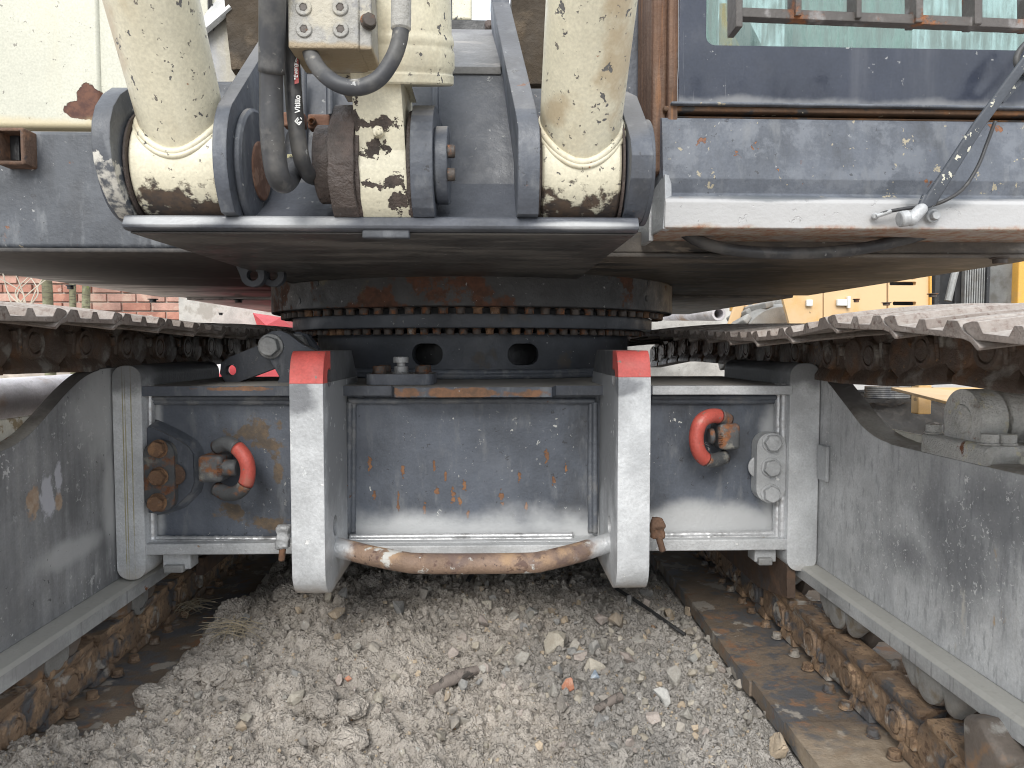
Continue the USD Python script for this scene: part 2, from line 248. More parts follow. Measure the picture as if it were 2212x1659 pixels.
M['brick'] = worn('red_brick', (.36, .17, .125), [dict(k='noise', s=7., a=.5, b=.66, c=(.42, .22, .16)), dict(k='noise', s=9., off=(4, 4, 4), a=.6, b=.7, c=(.5, .44, .38))], rough=.9, bump=.004, bevel=0)
M['brick2'] = worn('pale_brick', (.42, .25, .2), [dict(k='noise', s=8., a=.52, b=.66, c=(.48, .34, .27))], rough=.9, bump=.004, bevel=0)
M['mortar'] = worn('mortar', (.42, .37, .32), [dict(k='noise', s=6., a=.5, b=.7, c=(.3, .26, .22))], rough=.95, bevel=0)
M['plaster'] = worn('plaster', (.44, .43, .40), [dict(k='noise', s=5., a=.5, b=.62, c=(.30, .285, .255)), dict(k='noise', s=3., off=(3, 3, 3), a=.54, b=.6, c=(.34, .19, .14))], rough=.9, bump=.003, bevel=0)
M['bark'] = worn('mossy_bark', (.17, .165, .10), [dict(k='noise', s=40., st=(.3, .3, 1.8), a=.5, b=.62, c=(.09, .08, .055)), dict(k='noise', s=12., a=.5, b=.7, c=(.24, .25, .16))], rough=.9, bump=.006, bevel=0)
M['leaf'] = worn('leaf', (.16, .2, .05), [], rough=.6, var=.4, bevel=0)
M['twig'] = worn('twig', (.42, .38, .31), [], rough=.8, bevel=0)
M['straw'] = worn('straw', (.30, .25, .17), [], rough=.8, bevel=0)
M['pipe'] = worn('mottled_pipe', (.66, .63, .65), [dict(k='noise', s=5., st=(1, .5, 1), a=.52, b=.66, c=(.42, .28, .19)), dict(k='noise', s=16., a=.55, b=.66, c=(.52, .50, .5))], rough=.5, metal=.2, bevel=0)
M['whitemetal'] = worn('white_metal', (.68, .68, .67), [dict(k='spots', s=40., size=.3, dens=.2, c=(.5, .46, .36), warp=1.7)], rough=.45, metal=.15)
M['creamlip'] = worn('stained_cream', (.62, .59, .5), [dict(k='noise', s=14., st=(1, 1, 1), a=.54, b=.6, c=(.26, .2, .12), r=.7, d=9.), dict(k='noise', s=7., off=(3, 3, 3), a=.58, b=.7, c=(.5, .34, .12))], rough=.6)
M['text_w'] = worn('print_white', (.72, .72, .70), [], rough=.6, bevel=0)
M['text_r'] = worn('print_red', (.34, .05, .045), [], rough=.6, bevel=0)
M['text_y'] = worn('label_yellow', (.48, .44, .24), [], rough=.6, bevel=0)
M['text_k'] = worn('print_black', (.05, .05, .045), [], rough=.6, bevel=0)
M['cab_in'] = worn('cab_interior', (.34, .40, .38), [], rough=.8, bevel=0)
M['pinplate'] = worn('rust_pin_plate', (.20, .105, .07), [dict(k='noise', s=25., a=.5, b=.64, c=(.28, .17, .12))], rough=.8, bump=.003)

# parts whose overspray or wear sits at a fixed place
DASH = [(940, 1005), (965, 1030), (975, 1072), (995, 1082), (920, 1100), (1080, 1075), (1135, 1095), (1180, 985), (1220, 1010), (1195, 1040), (860, 1085), (805, 1070), (795, 1000), (1000, 1050), (1010, 1110), (945, 1060), (1125, 1030), (870, 1020)]
def dashp():
    rr = random.Random(4)
    return [(P(x+rr.uniform(-4, 4), y, 2.16), (.003+.0035*rr.random(), .1, .009+.013*rr.random())) for x, y in DASH]
M['web'] = worn('crossbeam_web', (.090, .102, .125), [dict(k='noise', s=6., a=.5, b=.7, c=(.12, .132, .155), amt=.7), L_grime, L_scuff, L_dkspk, L_spk, L_spk2, dict(k='spots', s=20., size=.2, dens=.2, c=(.5, .5, .47), warp=2.4),
    dict(k='patch', at=[(P(545, 930, 2.16), (.05, .1, .028)), (P(575, 960, 2.16), (.04, .1, .018)), (P(500, 1105, 2.16), (.04, .1, .02)), (P(590, 1130, 2.16), (.05, .1, .02)), (P(600, 1010, 2.16), (.015, .1, .04))], amp=2.0, s=24., soft=.25, c=(.17, .115, .065), c2=(.10, .075, .05), ro=.8, amt=.85),
    dict(k='patch', at=dashp(), amp=2.2, s=75., soft=.15, c=(.27, .135, .065), c2=(.16, .08, .045), ro=.8, h=-.001),
    dict(k='band', a=P(1000, 1085, 2.16)[2], b=P(1000, 1150, 2.16)[2], amp=.10, s=3.2, c=(.46, .468, .472), me=.2, ro=.5, **{'and': dict(k='band', ax='x', a=P(690, 1100, 2.16)[0], b=P(800, 1100, 2.16)[0], amp=.05)}),
    dict(k='patch', at=[(P(1540, 1155, 2.16), (.30, .1, .085)), (P(1690, 1010, 2.16), (.07, .1, .25)), (P(330, 1000, 2.16), (.03, .1, .3))], amp=.7, s=3., soft=.35, c=(.46, .468, .472), me=.2, ro=.5),
    ], rough=.44, dents=.003)
M['bracket'] = worn('bracket_silver', (.49, .50, .508), [dict(k='noise', s=9., a=.52, b=.7, c=(.40, .41, .42), amt=.7), dict(k='spots', s=50., size=.3, dens=.14, c=(.68, .68, .67), warp=1.9, h=.001),
    dict(k='band', ax='y', a=1.86, b=1.91, amp=.06, s=12., c=(.25, .255, .26), ro=.5, me=.1, **{'and': dict(k='band', a=zr(-.50), b=zr(-.36), amp=.12)}), dict(k='spots', s=34., size=.3, dens=.25, c=(.55, .56, .56), warp=1.9),
    dict(k='patch', at=[(P(640, 860, 1.85), (.05, .05, .045)), (P(1340, 835, 1.85), (.05, .05, .02))], amp=.8, soft=.3, c=(.15, .155, .165), amt=.85),
    dict(k='band', a=P(660, 1265, 1.85)[2], b=P(660, 1300, 1.85)[2], amp=.04, c=(.32, .27, .22), amt=.7)], rough=.5, metal=.2, bump=.0016, bs=85., dents=.003)
M['bracket_top'] = worn('bracket_top', (.085, .088, .092), [L_dustup, L_spk2], rough=.6)
M['bar'] = worn('rusty_bar', (.22, .148, .105), [dict(k='noise', s=11., a=.46, b=.60, c=(.14, .095, .078)), dict(k='spots', s=70., size=.34, dens=.4, c=(.08, .05, .04), warp=2.), dict(k='noise', s=10., off=(3, 3, 3), a=.52, b=.64, c=(.34, .225, .135)), dict(k='noise', s=30., a=.6, b=.66, c=(.09, .05, .04), amt=.8), dict(k='noise', s=13., off=(6, 3, 1), a=.57, b=.61, c=(.47, .46, .43), h=.0008),
    dict(k='band', ax='x', a=P(765, 1190, 1.95)[0], b=P(725, 1190, 1.95)[0], amp=.05, s=20., c=(.53, .54, .55), me=.4, ro=.42), dict(k='band', ax='x', a=P(1255, 1190, 1.95)[0], b=P(1312, 1190, 1.95)[0], amp=.07, s=20., c=(.53, .54, .55), me=.4, ro=.42)], rough=.65, bump=.0025, bs=150., bevel=0)
M['frame_l'] = worn('left_frame_wall', (.25, .252, .255), [dict(k='noise', s=3., st=(1, 1, .5), a=.45, b=.65, c=(.13, .132, .137)),
    dict(k='patch', at=[(PX(215, 900, -1.07), (.2, .12, .12)), (PX(232, 1080, -1.07), (.2, .04, .14)), (PX(150, 1190, -1.07), (.2, .14, .03))], amp=.8, s=4., soft=.5, c=(.46, .46, .455), me=.2, amt=.85),
    L_spk, L_spk2, L_dkspk, dict(k='noise', s=22., st=(1, 1, .22), a=.55, b=.68, c=(.46, .46, .45), amt=.6, **{'and': dict(k='noise', s=3., off=(2, 2, 9), a=.46, b=.6)}), dict(k='spots', s=34., size=.34, dens=.45, c=(.5, .5, .49), warp=2.6, **{'and': dict(k='noise', s=2.5, off=(3, 1, 1), a=.44, b=.58)}), dict(k='spots', s=90., size=.38, dens=.5, c=(.5, .5, .49), warp=2.2, **{'and': dict(k='noise', s=3., a=.45, b=.6)}),
    dict(k='patch', at=[(PX(65, 1085, -1.07), (.2, .022, .045)), (PX(120, 1085, -1.07), (.2, .02, .02))], amp=1.6, s=18., soft=.15, c=(.32, .22, .15), c2=(.42, .33, .25)),
    dict(k='patch', at=[(PX(95, 1075, -1.07), (.2, .03, .045)), (PX(118, 1030, -1.07), (.2, .015, .05))], amp=1.4, s=22., soft=.25, c=(.46, .46, .49))], rough=.48, streak=.75, metal=.1, dents=.004)
M['frame_r'] = worn('right_frame_wall', (.48, .485, .485), [dict(k='noise', s=4., st=(1, 1, .6), a=.5, b=.7, c=(.36, .365, .37)), dict(k='noise', s=70., st=(1, 1, .3), a=.52, b=.66, c=(.26, .265, .27), amt=.6),
    dict(k='patch', at=[(PX(2055, 1165, .94), (.2, .13, .085)), (PX(2140, 1110, .94), (.2, .12, .07)), (PX(1945, 1190, .94), (.2, .08, .05))], amp=1.3, s=4.5, soft=.8, c=(.12, .124, .132), amt=.75, me=.05),
    L_spk, dict(k='spots', s=44., size=.32, dens=.22, c=(.60, .60, .59), warp=2.5, h=.0008, **{'and': dict(k='noise', s=3., off=(3, 1, 1), a=.44, b=.58)}), dict(k='spots', s=110., size=.38, dens=.5, c=(.62, .62, .61), warp=2.2, **{'and': dict(k='noise', s=3., off=(8, 1, 1), a=.46, b=.6)}), dict(k='noise', s=12., st=(1, 1, .3), a=.62, b=.68, c=(.48, .46, .42), **{'and': dict(k='band', ax='y', a=1.55, b=1.42, amp=.1)}),
    dict(k='noise', s=16., st=(1, 1, .4), a=.63, b=.69, c=(.42, .30, .18), **{'and': dict(k='band', ax='y', a=1.48, b=1.38, amp=.1)})], rough=.52, metal=.15, streak=.3, bump=.002, dents=.004)
M['flange'] = worn('frame_flange', (.42, .425, .42), [dict(k='noise', s=10., st=(1, .4, 1), a=.52, b=.7, c=(.28, .28, .278)), dict(k='noise', s=60., st=(1, 1, .04), a=.58, b=.68, c=(.14, .14, .14), amt=.7), dict(k='up', a=.4, b=.9, c=(.48, .465, .42), ro=.8, amt=.8), dict(k='spots', s=30., size=.25, dens=.06, c=RUST, warp=1.7)], rough=.5, metal=.25, bump=.002)

# window glass: dusty, mint tinted
g = G(); g.nodes['geo'] = ('geometry', {})
st = g.noise('geo.position', 75.0, 6.0, 0.7, (1, 1, .09)); s2 = g.noise('geo.position', 14.0, 6.0, 0.7, (1, 1, .45))
dm = g.mr(g.mul(st, s2), .15, .36, .05, .75)
tr = g.n('transparent_bsdf', color=(.60, .70, .665)); gl = g.n('glossy_bsdf', color=(.9, .95, .95), roughness=.03)
fr = g.n('fresnel', 'fac', IOR=1.5); m1 = g.n('mix_closure', 'closure', fac=fr, closure1=tr+'.BSDF', closure2=gl+'.BSDF')
df = g.n('diffuse_bsdf', color=(.30, .365, .345)); tl = g.n('translucent_bsdf', color=(.26, .32, .30)); m0 = g.n('mix_closure', 'closure', fac=.5, closure1=df+'.BSDF', closure2=tl+'.BSDF')
m2 = g.n('mix_closure', 'closure', fac=dm, closure1=m1, closure2=m0)
M['glass'] = usdkit.material(stage, '/World/Looks/window_glass', g.nodes, g.links, surface=m2)

M['flange_top'] = worn('flange_top', DARK, [L_grime, L_scuff, dict(k='patch', at=[(P(1000, 848, 2.04), (.16, .03, .012)), (P(1130, 850, 2.04), (.08, .03, .012)), (P(500, 840, 2.1), (.10, .03, .006))], amp=1.8, s=16., soft=.2, c=(.24, .125, .07), c2=(.14, .085, .055), ro=.85), L_spk, dict(k='up', a=.55, b=.98, c=(.33, .31, .28), ro=.9, amt=.85)], rough=.55, dents=.003)
M['shade_toned_earth'] = worn('shade_toned_earth', (.022, .02, .018), [dict(k='noise', s=14., a=.5, b=.66, c=(.045, .04, .036)), dict(k='spots', s=24., size=.3, dens=.3, c=(.10, .09, .08), warp=1.2)], rough=.95, bump=.01, bs=40., bevel=0)  # near-black tones stand for the shade under the yellow machine
M['guide'] = worn('chain_guide', (.085, .055, .038), [dict(k='noise', s=14., a=.5, b=.64, c=(.13, .075, .045)), dict(k='noise', s=12., off=(4, 4, 4), a=.56, b=.66, c=(.06, .058, .058))], rough=.75, bump=.003)
# ground and stones
def soil(name, base, c2, c3, crumb=.0022):
    return worn(name, base, [dict(k='noise', s=3., a=.42, b=.62, c=c2), dict(k='band', ax='x', a=.12, b=.42, amp=.5, s=3., c=c3, amt=.8), dict(k='spots', s=55., size=.30, dens=.16, c=(.55, .53, .49), warp=1.0, h=.002), dict(k='spots', s=70., size=.30, dens=.10, c=(.10, .095, .09), warp=1.0),
        dict(k='spots', s=33., size=.22, dens=.05, c=(.36, .22, .12), warp=1.0), dict(k='patch', at=[((.28, 2.05, .03), (.22, .2, .3)), ((.30, 1.6, .03), (.12, .25, .3))], amp=1.1, s=5., soft=.3, c=(.23, .22, .205), amt=.6)], rough=.95, bump=.006, bs=110., bevel=0, crumb=crumb, spec=.2, vs=9.)
M['soil'] = soil('soil', (.455, .41, .36), (.37, .335, .295), (.36, .34, .315), crumb=.0055)
STN = [((.36, .34, .305), (.26, .238, .205)), ((.30, .275, .245), (.38, .345, .295)), ((.41, .375, .315), (.32, .285, .23)), ((.25, .245, .235), (.36, .35, .325)), ((.42, .34, .25), (.32, .27, .21)), ((.38, .33, .295), (.28, .24, .215))]
STM = [worn('stone_%s' % n, a, [dict(k='noise', s=14., a=.48, b=.66, c=b), dict(k='spots', s=110., size=.3, dens=.15, c=(.46, .45, .42)), dict(k='noise', s=6., off=(5, 5, 5), a=.55, b=.7, c=(.28, .245, .205), amt=.8)], rough=.85, bump=.005, bs=100., bevel=0, spec=.3) for n, (a, b) in zip(('grey', 'taupe', 'pale', 'dark', 'ochre', 'warm'), STN)]
M['stone_white'] = worn('stone_white', (.52, .51, .48), [dict(k='spots', s=90., size=.3, dens=.3, c=(.3, .29, .27))], rough=.9, bump=.004, bevel=0)
M['stone_orange'] = worn('brick_chip', (.44, .19, .115), [dict(k='noise', s=30., a=.5, b=.7, c=(.5, .33, .25))], rough=.9, bevel=0)
M['stone_blue'] = worn('blue_stone', (.30, .36, .43), [dict(k='noise', s=50., a=.5, b=.6, c=(.42, .46, .5))], rough=.9, bevel=0)
M['wood'] = worn('dirty_wood', (.19, .16, .14), [dict(k='noise', s=40., st=(1, .2, 1), a=.5, b=.62, c=(.07, .062, .055))], rough=.9, bevel=0)
M['strip'] = worn('black_strip', (.03, .03, .031), [dict(k='noise', s=30., a=.55, b=.7, c=(.15, .14, .13))], rough=.6, bevel=0)

# ------------------------------------------------------------------ mesh helpers
cat = trimesh.util.concatenate
_used = {}
def name_for(parent, name):
    k = _used.get((parent, name), 0); _used[(parent, name)] = k+1
    return '%s/%s' % (parent, name) + ('' if k == 0 else '_%03d' % k)
def tag(prim, label=None, category=None, group=None, kind=None):
    for k, v in (('label', label), ('category', category), ('group', group), ('kind', kind)):
        if v: prim.SetCustomDataByKey(k, v)
def thing(name, label=None, category=None, group=None, kind=None, loc=None):
    path = name_for('/World', name)
    x = UsdGeom.Xform.Define(stage, path)
    if loc is not None: x.AddTranslateOp().Set(Gf.Vec3d(*map(float, loc)))
    tag(x.GetPrim(), label, category, group, kind)
    return path
def part(parent, name, mesh, mat, smooth=35, label=None, kind=None, group=None, category=None, split=True):
    if isinstance(mesh, (list, tuple)) and len(mesh) and isinstance(mesh[0], trimesh.Trimesh):
        if split and len(mesh) <= 12: return [part(parent, name, q, mat, smooth, label, kind, group, category) for q in mesh][0]
        mesh = cat(mesh)
    path = name_for(parent, name)
    m = usdkit.mesh(stage, path, mesh, M[mat] if isinstance(mat, str) else mat, smooth=smooth)
    tag(m.GetPrim(), label, category, group, kind)
    return path

def hull(pts): return trimesh.convex.convex_hull(np.asarray(pts, float))
_sph = trimesh.creation.icosphere(subdivisions=1).vertices
def rbox(lo, hi, r=.004):
    lo, hi = np.minimum(lo, hi), np.maximum(lo, hi)
    r = min(r, (hi-lo).min()/2.01)
    return hull(np.vstack([_sph*r + [(lo[0]+r, hi[0]-r)[i], (lo[1]+r, hi[1]-r)[j], (lo[2]+r, hi[2]-r)[k]] for i in (0, 1) for j in (0, 1) for k in (0, 1)]))
def box(lo, hi):
    lo, hi = np.minimum(lo, hi), np.maximum(lo, hi)
    return hull([[(lo, hi)[i][0], (lo, hi)[j][1], (lo, hi)[k][2]] for i in (0, 1) for j in (0, 1) for k in (0, 1)])
def extr(poly, h):
    if not isinstance(poly, Polygon) and hasattr(poly, 'geoms'): return cat([extr(q, h) for q in poly.geoms])
    if not isinstance(poly, Polygon): poly = Polygon(poly)
    if not poly.is_valid: poly = poly.buffer(0)
    return trimesh.creation.extrude_polygon(poly, h, engine='earcut')
def prism_x(poly, x0, x1):                    # outline in (y, z)
    m = extr(poly, x1-x0); v = m.vertices
    return trimesh.Trimesh(np.c_[v[:, 2]+x0, v[:, 0], v[:, 1]], m.faces, process=False)
def prism_y(poly, y0, y1):                    # outline in (x, z)
    m = extr(poly, y1-y0); v = m.vertices
    return trimesh.Trimesh(np.c_[v[:, 0], y1-v[:, 2], v[:, 1]], m.faces, process=False)
def prism_z(poly, z0, z1):
    m = extr(poly, z1-z0); v = m.vertices.copy(); v[:, 2] += z0
    return trimesh.Trimesh(v, m.faces, process=False)
def rot_to(axis):
    a = np.asarray(axis, float); a /= np.linalg.norm(a)
    return trimesh.geometry.align_vectors([0, 0, 1], a)
def place(m, at, axis=(0, 0, 1), spin=0.0):
    m = m.copy(); m.apply_transform(trimesh.transformations.rotation_matrix(spin, [0, 0, 1]))
    m.apply_transform(rot_to(axis)); m.apply_translation(at); return m
def lathe(prof, at=(0, 0, 0), axis=(0, 0, 1), seg=40):      # prof: (radius, height) from bottom to top
    prof = list(prof)
    if prof[0][0] > 1e-6: prof = [(0, prof[0][1])] + prof
    if prof[-1][0] > 1e-6: prof = prof + [(0, prof[-1][1])]
    m = trimesh.creation.revolve(np.array(prof, float), sections=seg)
    return place(m, at, axis)
def cyl(p0, p1, r, seg=32, ch=.003):
    p0, p1 = np.asarray(p0, float), np.asarray(p1, float); L = np.linalg.norm(p1-p0); ch = min(ch, r*.4, L*.4)
    return lathe([(r-ch, 0), (r, ch), (r, L-ch), (r-ch, L)], p0, p1-p0, seg)
def catmull(pts, n=8, extra=None):
    p = np.asarray(pts, float); q = np.vstack([2*p[0]-p[1], p, 2*p[-1]-p[-2]]); out = []
    for i in range(1, len(q)-2):
        for t in np.linspace(0, 1, n, endpoint=False):
            a, b, c, d = q[i-1:i+3]
            out.append(.5*((2*b)+(-a+c)*t+(2*a-5*b+4*c-d)*t*t+(-a+3*b-3*c+d)*t**3))
    return np.vstack([out, p[-1]])
def tube(pts, r, seg=14, n=8, flat=None):
    c = catmull(pts, n) if n else np.asarray(pts, float)
    rr = np.interp(np.linspace(0, 1, len(c)), np.linspace(0, 1, len(r)), r) if np.ndim(r) else np.full(len(c), r)
    T = np.gradient(c, axis=0); T /= np.linalg.norm(T, axis=1, keepdims=True)
    nrm = np.cross(T[0], [0.3, 0.9, 0.31]); nrm /= np.linalg.norm(nrm)
    V = []; a = np.linspace(0, 2*np.pi, seg, endpoint=False)
    for i in range(len(c)):
        nrm = nrm - T[i]*nrm.dot(T[i]); nrm /= np.linalg.norm(nrm); b = np.cross(T[i], nrm)
        V.append(c[i] + rr[i]*(np.cos(a)[:, None]*nrm + np.sin(a)[:, None]*b))
    V = np.vstack(V + [c[:1], c[-1:]]); F = []
    for i in range(len(c)-1):
        for j in range(seg):
            k = (j+1) % seg
            F += [[i*seg+j, i*seg+k, (i+1)*seg+k], [i*seg+j, (i+1)*seg+k, (i+1)*seg+j]]
    e0, e1, o = len(V)-2, len(V)-1, (len(c)-1)*seg
    for j in range(seg):
        k = (j+1) % seg; F += [[e0, k, j], [e1, o+j, o+k]]
    return trimesh.Trimesh(V, F, process=False)
def weld(p0, p1, r=.010, seed=0, rows=1, off=(0, 0, 0)):     # rippled weld bead(s) along a line
    out = []
    rg = np.random.RandomState(seed)
    for k in range(rows):
        L = np.linalg.norm(np.subtract(p1, p0)); n = max(int(L/.006), 8); t = np.linspace(0, 1, n)
        c = np.asarray(p0)[None]*(1-t[:, None]) + np.asarray(p1)[None]*t[:, None] + np.asarray(off)*k
        c = c + np.cumsum(rg.randn(n, 3), 0)*.00012*np.sin(np.pi*t)[:, None]
        rr = r*(1+.03*np.sin(np.arange(n)*2.1)+.05*rg.randn(n))
        out.append(tube(c, rr, 10, 0))
    return cat(out)
def hexa(r, h, ch=.15):
    m = lathe([(r*(1-ch*.4), h*1.0), ], seg=6) if False else None
    a = np.arange(6)*np.pi/3; ring = np.c_[np.cos(a), np.sin(a)]
    b = np.arange(24)*np.pi/12; cr = np.c_[np.cos(b), np.sin(b)]
    return hull(np.vstack([np.c_[ring*r, np.zeros(6)], np.c_[ring*r, np.full(6, h*.86)], np.c_[cr*r*.86, np.full(24, h)]]))
def bolt(at, axis, r, h, spin=0.0, washer=1.25, wt=.006, stud=0.0):
    ms = [place(hexa(r, h), np.asarray(at)+np.asarray(axis, float)*wt, axis, spin)]
    if washer: ms.append(cyl(at, np.asarray(at)+np.asarray(axis, float)*wt, r*washer, 24, .0015))
    if stud: ms.append(cyl(np.asarray(at)+np.asarray(axis, float)*h, np.asarray(at)+np.asarray(axis, float)*(h+stud), r*.55, 16))
    return cat(ms)
def mani(m): return m3.Manifold(m3.Mesh(np.asarray(m.vertices, np.float32), np.asarray(m.faces, np.uint32)))
def tm(x):
    q = x.to_mesh(); return trimesh.Trimesh(q.vert_properties[:, :3], q.tri_verts, process=False)
def cut(a, *bs):
    a.merge_vertices(); x = mani(a)
    for b in bs:
        b.merge_vertices(); x = x - mani(b)
    return tm(x)
def lumpy(m, amp, s, seed=0):
    m = m.copy(); v = m.vertices; n = m.vertex_normals
    m.vertices = v + n*((meshkit.fbm(v*s+seed*7.3, 4, seed)-.5)*2*amp)[:, None]; return m
def sub(m, size):
    m = m.copy(); m.merge_vertices()
    v, f = trimesh.remesh.subdivide_to_size(m.vertices, m.faces, size)
    q = trimesh.Trimesh(v, f); q.merge_vertices(); return q
def rr2(x0, x1, z0, z1, r): return sbox(min(x0, x1)+r, min(z0, z1)+r, max(x0, x1)-r, max(z0, z1)-r).buffer(r, quad_segs=6)
def text_on(s, at, right, up, height, depth=.0006, bold=True):
    t = meshkit.text_mesh(s, height, depth, bold); r = np.asarray(right, float); u = np.asarray(up, float); r /= np.linalg.norm(r); u /= np.linalg.norm(u)
    v = t.vertices; n = np.cross(r, u)
    return trimesh.Trimesh(np.asarray(at) + v[:, :1]*r + v[:, 1:2]*u + v[:, 2:3]*n, t.faces, process=False)

# ------------------------------------------------------------------ ground
rng = np.random.RandomState(7)
def smst(a, b, x):
    t = np.clip((x-a)/(b-a), 0, 1); return t*t*(3-2*t)
PADZ = .06
PIN_R, PIN_L = .694, -.828                     # inner ends of the lower shoes
def base_h(x, y):
    h = np.full_like(x, .028)
    h = h + .035*(meshkit.fbm(np.stack([x*1.7, y*1.7, 0*x], -1), 3, 3)-.5)
    heap = np.exp(-((x+.52)/.42)**2)*smst(1.5, 2.1, y)*(1-smst(3.2, 4.2, y))
    h = h + .085*heap + .05*np.exp(-((x-.02)/.45)**2)*smst(1.9, 2.6, y)*(1-smst(3.4, 4.4, y))
    # soil heaped over the near left shoes, lower beside the right ones
    h = h + .075*smst(-.72, -.95, x)*(1-smst(1.62, 1.80, y + .10*(x+1.0)))
    fall = smst(PIN_L-.02, PIN_L-.12, x)*smst(1.58, 1.74, y)
    h = h*(1-fall) + (-.03)*fall
    r = smst(PIN_R-.13, PIN_R-.02, x)
    h = h*(1-r) + (.004)*r
    r2 = smst(PIN_R, PIN_R+.06, x); h = h*(1-r2) + (-.04)*r2
    far = smst(4.2, 6.0, y); h = h*(1-far) + 0.0*far
    return h
def domes(XY, n_per_m2, rmin, rmax, x0, x1, y0, y1, seed):
    rg = np.random.RandomState(seed); n = int(n_per_m2*(x1-x0)*(y1-y0))
    p = np.c_[rg.uniform(x0, x1, n), rg.uniform(y0, y1, n)]; r = rmin + (rmax-rmin)*rg.rand(n)**2.2
    d, i = cKDTree(p).query(XY, k=4, workers=-1)
    q = np.maximum(r[i]**2 - d**2, 0); return np.sqrt(q).max(1)
def axis_pts(a, b, step, lo, hi):
    fine = np.arange(a, b+step/2, step); up = [fine[-1]]; s = step
    while up[-1] < hi: s *= 1.35; up.append(up[-1]+s)
    dn = [fine[0]]; s = step
    while dn[-1] > lo: s *= 1.35; dn.append(dn[-1]-s)
    return np.r_[dn[:0:-1], fine, up[1:]]
gx = axis_pts(-1.45, .80, .0048, -90, 90); gy = axis_pts(1.38, 3.1, .0052, -40, 160)
GX, GY = np.meshgrid(gx, gy)
def ground_z(x, y, detail=True):
    h = base_h(x, y)
    if detail:
        XY = np.c_[x.ravel(), y.ravel()]
        fade = ((x > -1.7) & (x < 1.1) & (y > 1.1) & (y < 3.8)).ravel()
        out = np.zeros(len(XY)); q = XY[fade]
        left = 1 - .55*smst(-.1, .35, q[:, 0])
        warp = np.c_[meshkit.fbm(np.c_[q*14, 0*q[:, :1]], 3, 1), meshkit.fbm(np.c_[q*14, 0*q[:, :1]], 3, 2)]*.03
        e = domes(q+warp, 300, .012, .05, -1.8, 1.2, 1.0, 4, 11)*.62*left
        e += domes(q+warp*.6, 2200, .006, .019, -1.8, 1.2, 1.0, 4, 12)*.85
        e += domes(q+warp*.3, 11000, .003, .0085, -1.8, 1.2, 1.0, 4, 13)*1.15
        e += (meshkit.fbm(np.c_[q*60, 0*q[:, :1]], 3, 5)-.5)*.006
        out[fade] = e-.014
        h = h + out.reshape(x.shape)*np.where((x < PIN_L-.1) & (y > 1.75), .2, 1)*np.where(x > PIN_R, .3, 1)
    return h
GZ = ground_z(GX, GY)
ny, nx = GX.shape
idx = np.arange(ny*nx).reshape(ny, nx)
F = np.concatenate([np.stack([idx[:-1, :-1], idx[:-1, 1:], idx[1:, 1:]], -1).reshape(-1, 3), np.stack([idx[:-1, :-1], idx[1:, 1:], idx[1:, :-1]], -1).reshape(-1, 3)])
ground = part('/World', 'ground', trimesh.Trimesh(np.c_[GX.ravel(), GY.ravel(), GZ.ravel()], F, process=False), 'soil', smooth=True, label='crumbly grey brown earth and rubble under the machine', kind='structure', category='ground')

def gz(x, y):
    return float(base_h(np.array([x]), np.array([y]))[0])
def stone_mesh(r, seed, flat=.7, n=16):
    rg = np.random.RandomState(seed); d = rg.randn(n, 3); d /= np.linalg.norm(d, axis=1, keepdims=True)
    s = np.array([1.0, rg.uniform(.6, .95), rg.uniform(flat*.7, flat*1.15)])*r
    m = hull(d*s*(1+.12*rg.randn(n, 1)))
    m.apply_transform(trimesh.transformations.random_rotation_matrix(rg.rand(3))); return m
def stone_at(parent, name, px, py, rpx, mat, seed, label=None, category=None, flat=.7, lump=False, zoff=.35, n=16):
    p = PZ(px, py, .05); x, y = p[0], p[1]; z = gz(x, y)+.008
    p = PZ(px, py, z); r = rpx/FPX*p[1]
    m = stone_mesh(r, seed, flat, n)
    if lump: m = lumpy(trimesh.smoothing.filter_taubin(sub(m, r*.35), iterations=4), r*.12, 3/r, seed)
    m.apply_translation([p[0], p[1], gz(p[0], p[1])+zoff*r+.004]); return part(parent, name, m, mat, smooth=18 if not lump else 50, label=label, category=category)
rs = random.Random(11)
big = [(862, 1305, 24, 3), (1200, 1395, 40, 2), (1285, 1450, 30, 2), (1110, 1330, 24, 0), (1085, 1250, 22, 1), (1300, 1395, 26, 0), (1378, 1385, 22, 0), (1460, 1470, 34, 0), (1575, 1400, 27, 0), (1500, 1420, 22, 2), (1445, 1330, 22, 4), (1395, 1310, 20, 5), (1235, 1410, 20, 3), (1180, 1470, 26, 1), (1195, 1500, 22, 0), (1255, 1420, 24, 5), (1330, 1345, 25, 4), (1165, 1450, 20, 0), (980, 1565, 26, 1), (950, 1590, 22, 2), (1000, 1560, 20, 0), (1300, 1340, 24, 5), (1360, 1300, 21, 3), (1410, 1250, 20, 1), (1480, 1345, 19, 0), (1545, 1345, 18, 1), (1580, 1450, 18, 0), (1530, 1450, 24, 2), (1600, 1480, 20, 1), (640, 1490, 30, 2), (740, 1290, 18, 3), (860, 1400, 15, 5), (980, 1320, 17, 1), (905, 1320, 14, 5), (1030, 1270, 20, 0), (660, 1350, 18, 1), (90, 1565, 34, 0), (530, 1540, 18, 2), (720, 1475, 18, 1), (290, 1640, 20, 0), (815, 1500, 18, 2), (1000, 1480, 22, 3), (1040, 1450, 20, 0), (970, 1460, 15, 3), (1655, 1545, 18, 1), (1560, 1370, 22, 4)]
for i, (x, y, r, k) in enumerate(big):
    stone_at(ground, 'stone', x, y, r*.82, STM[k], 100+i)
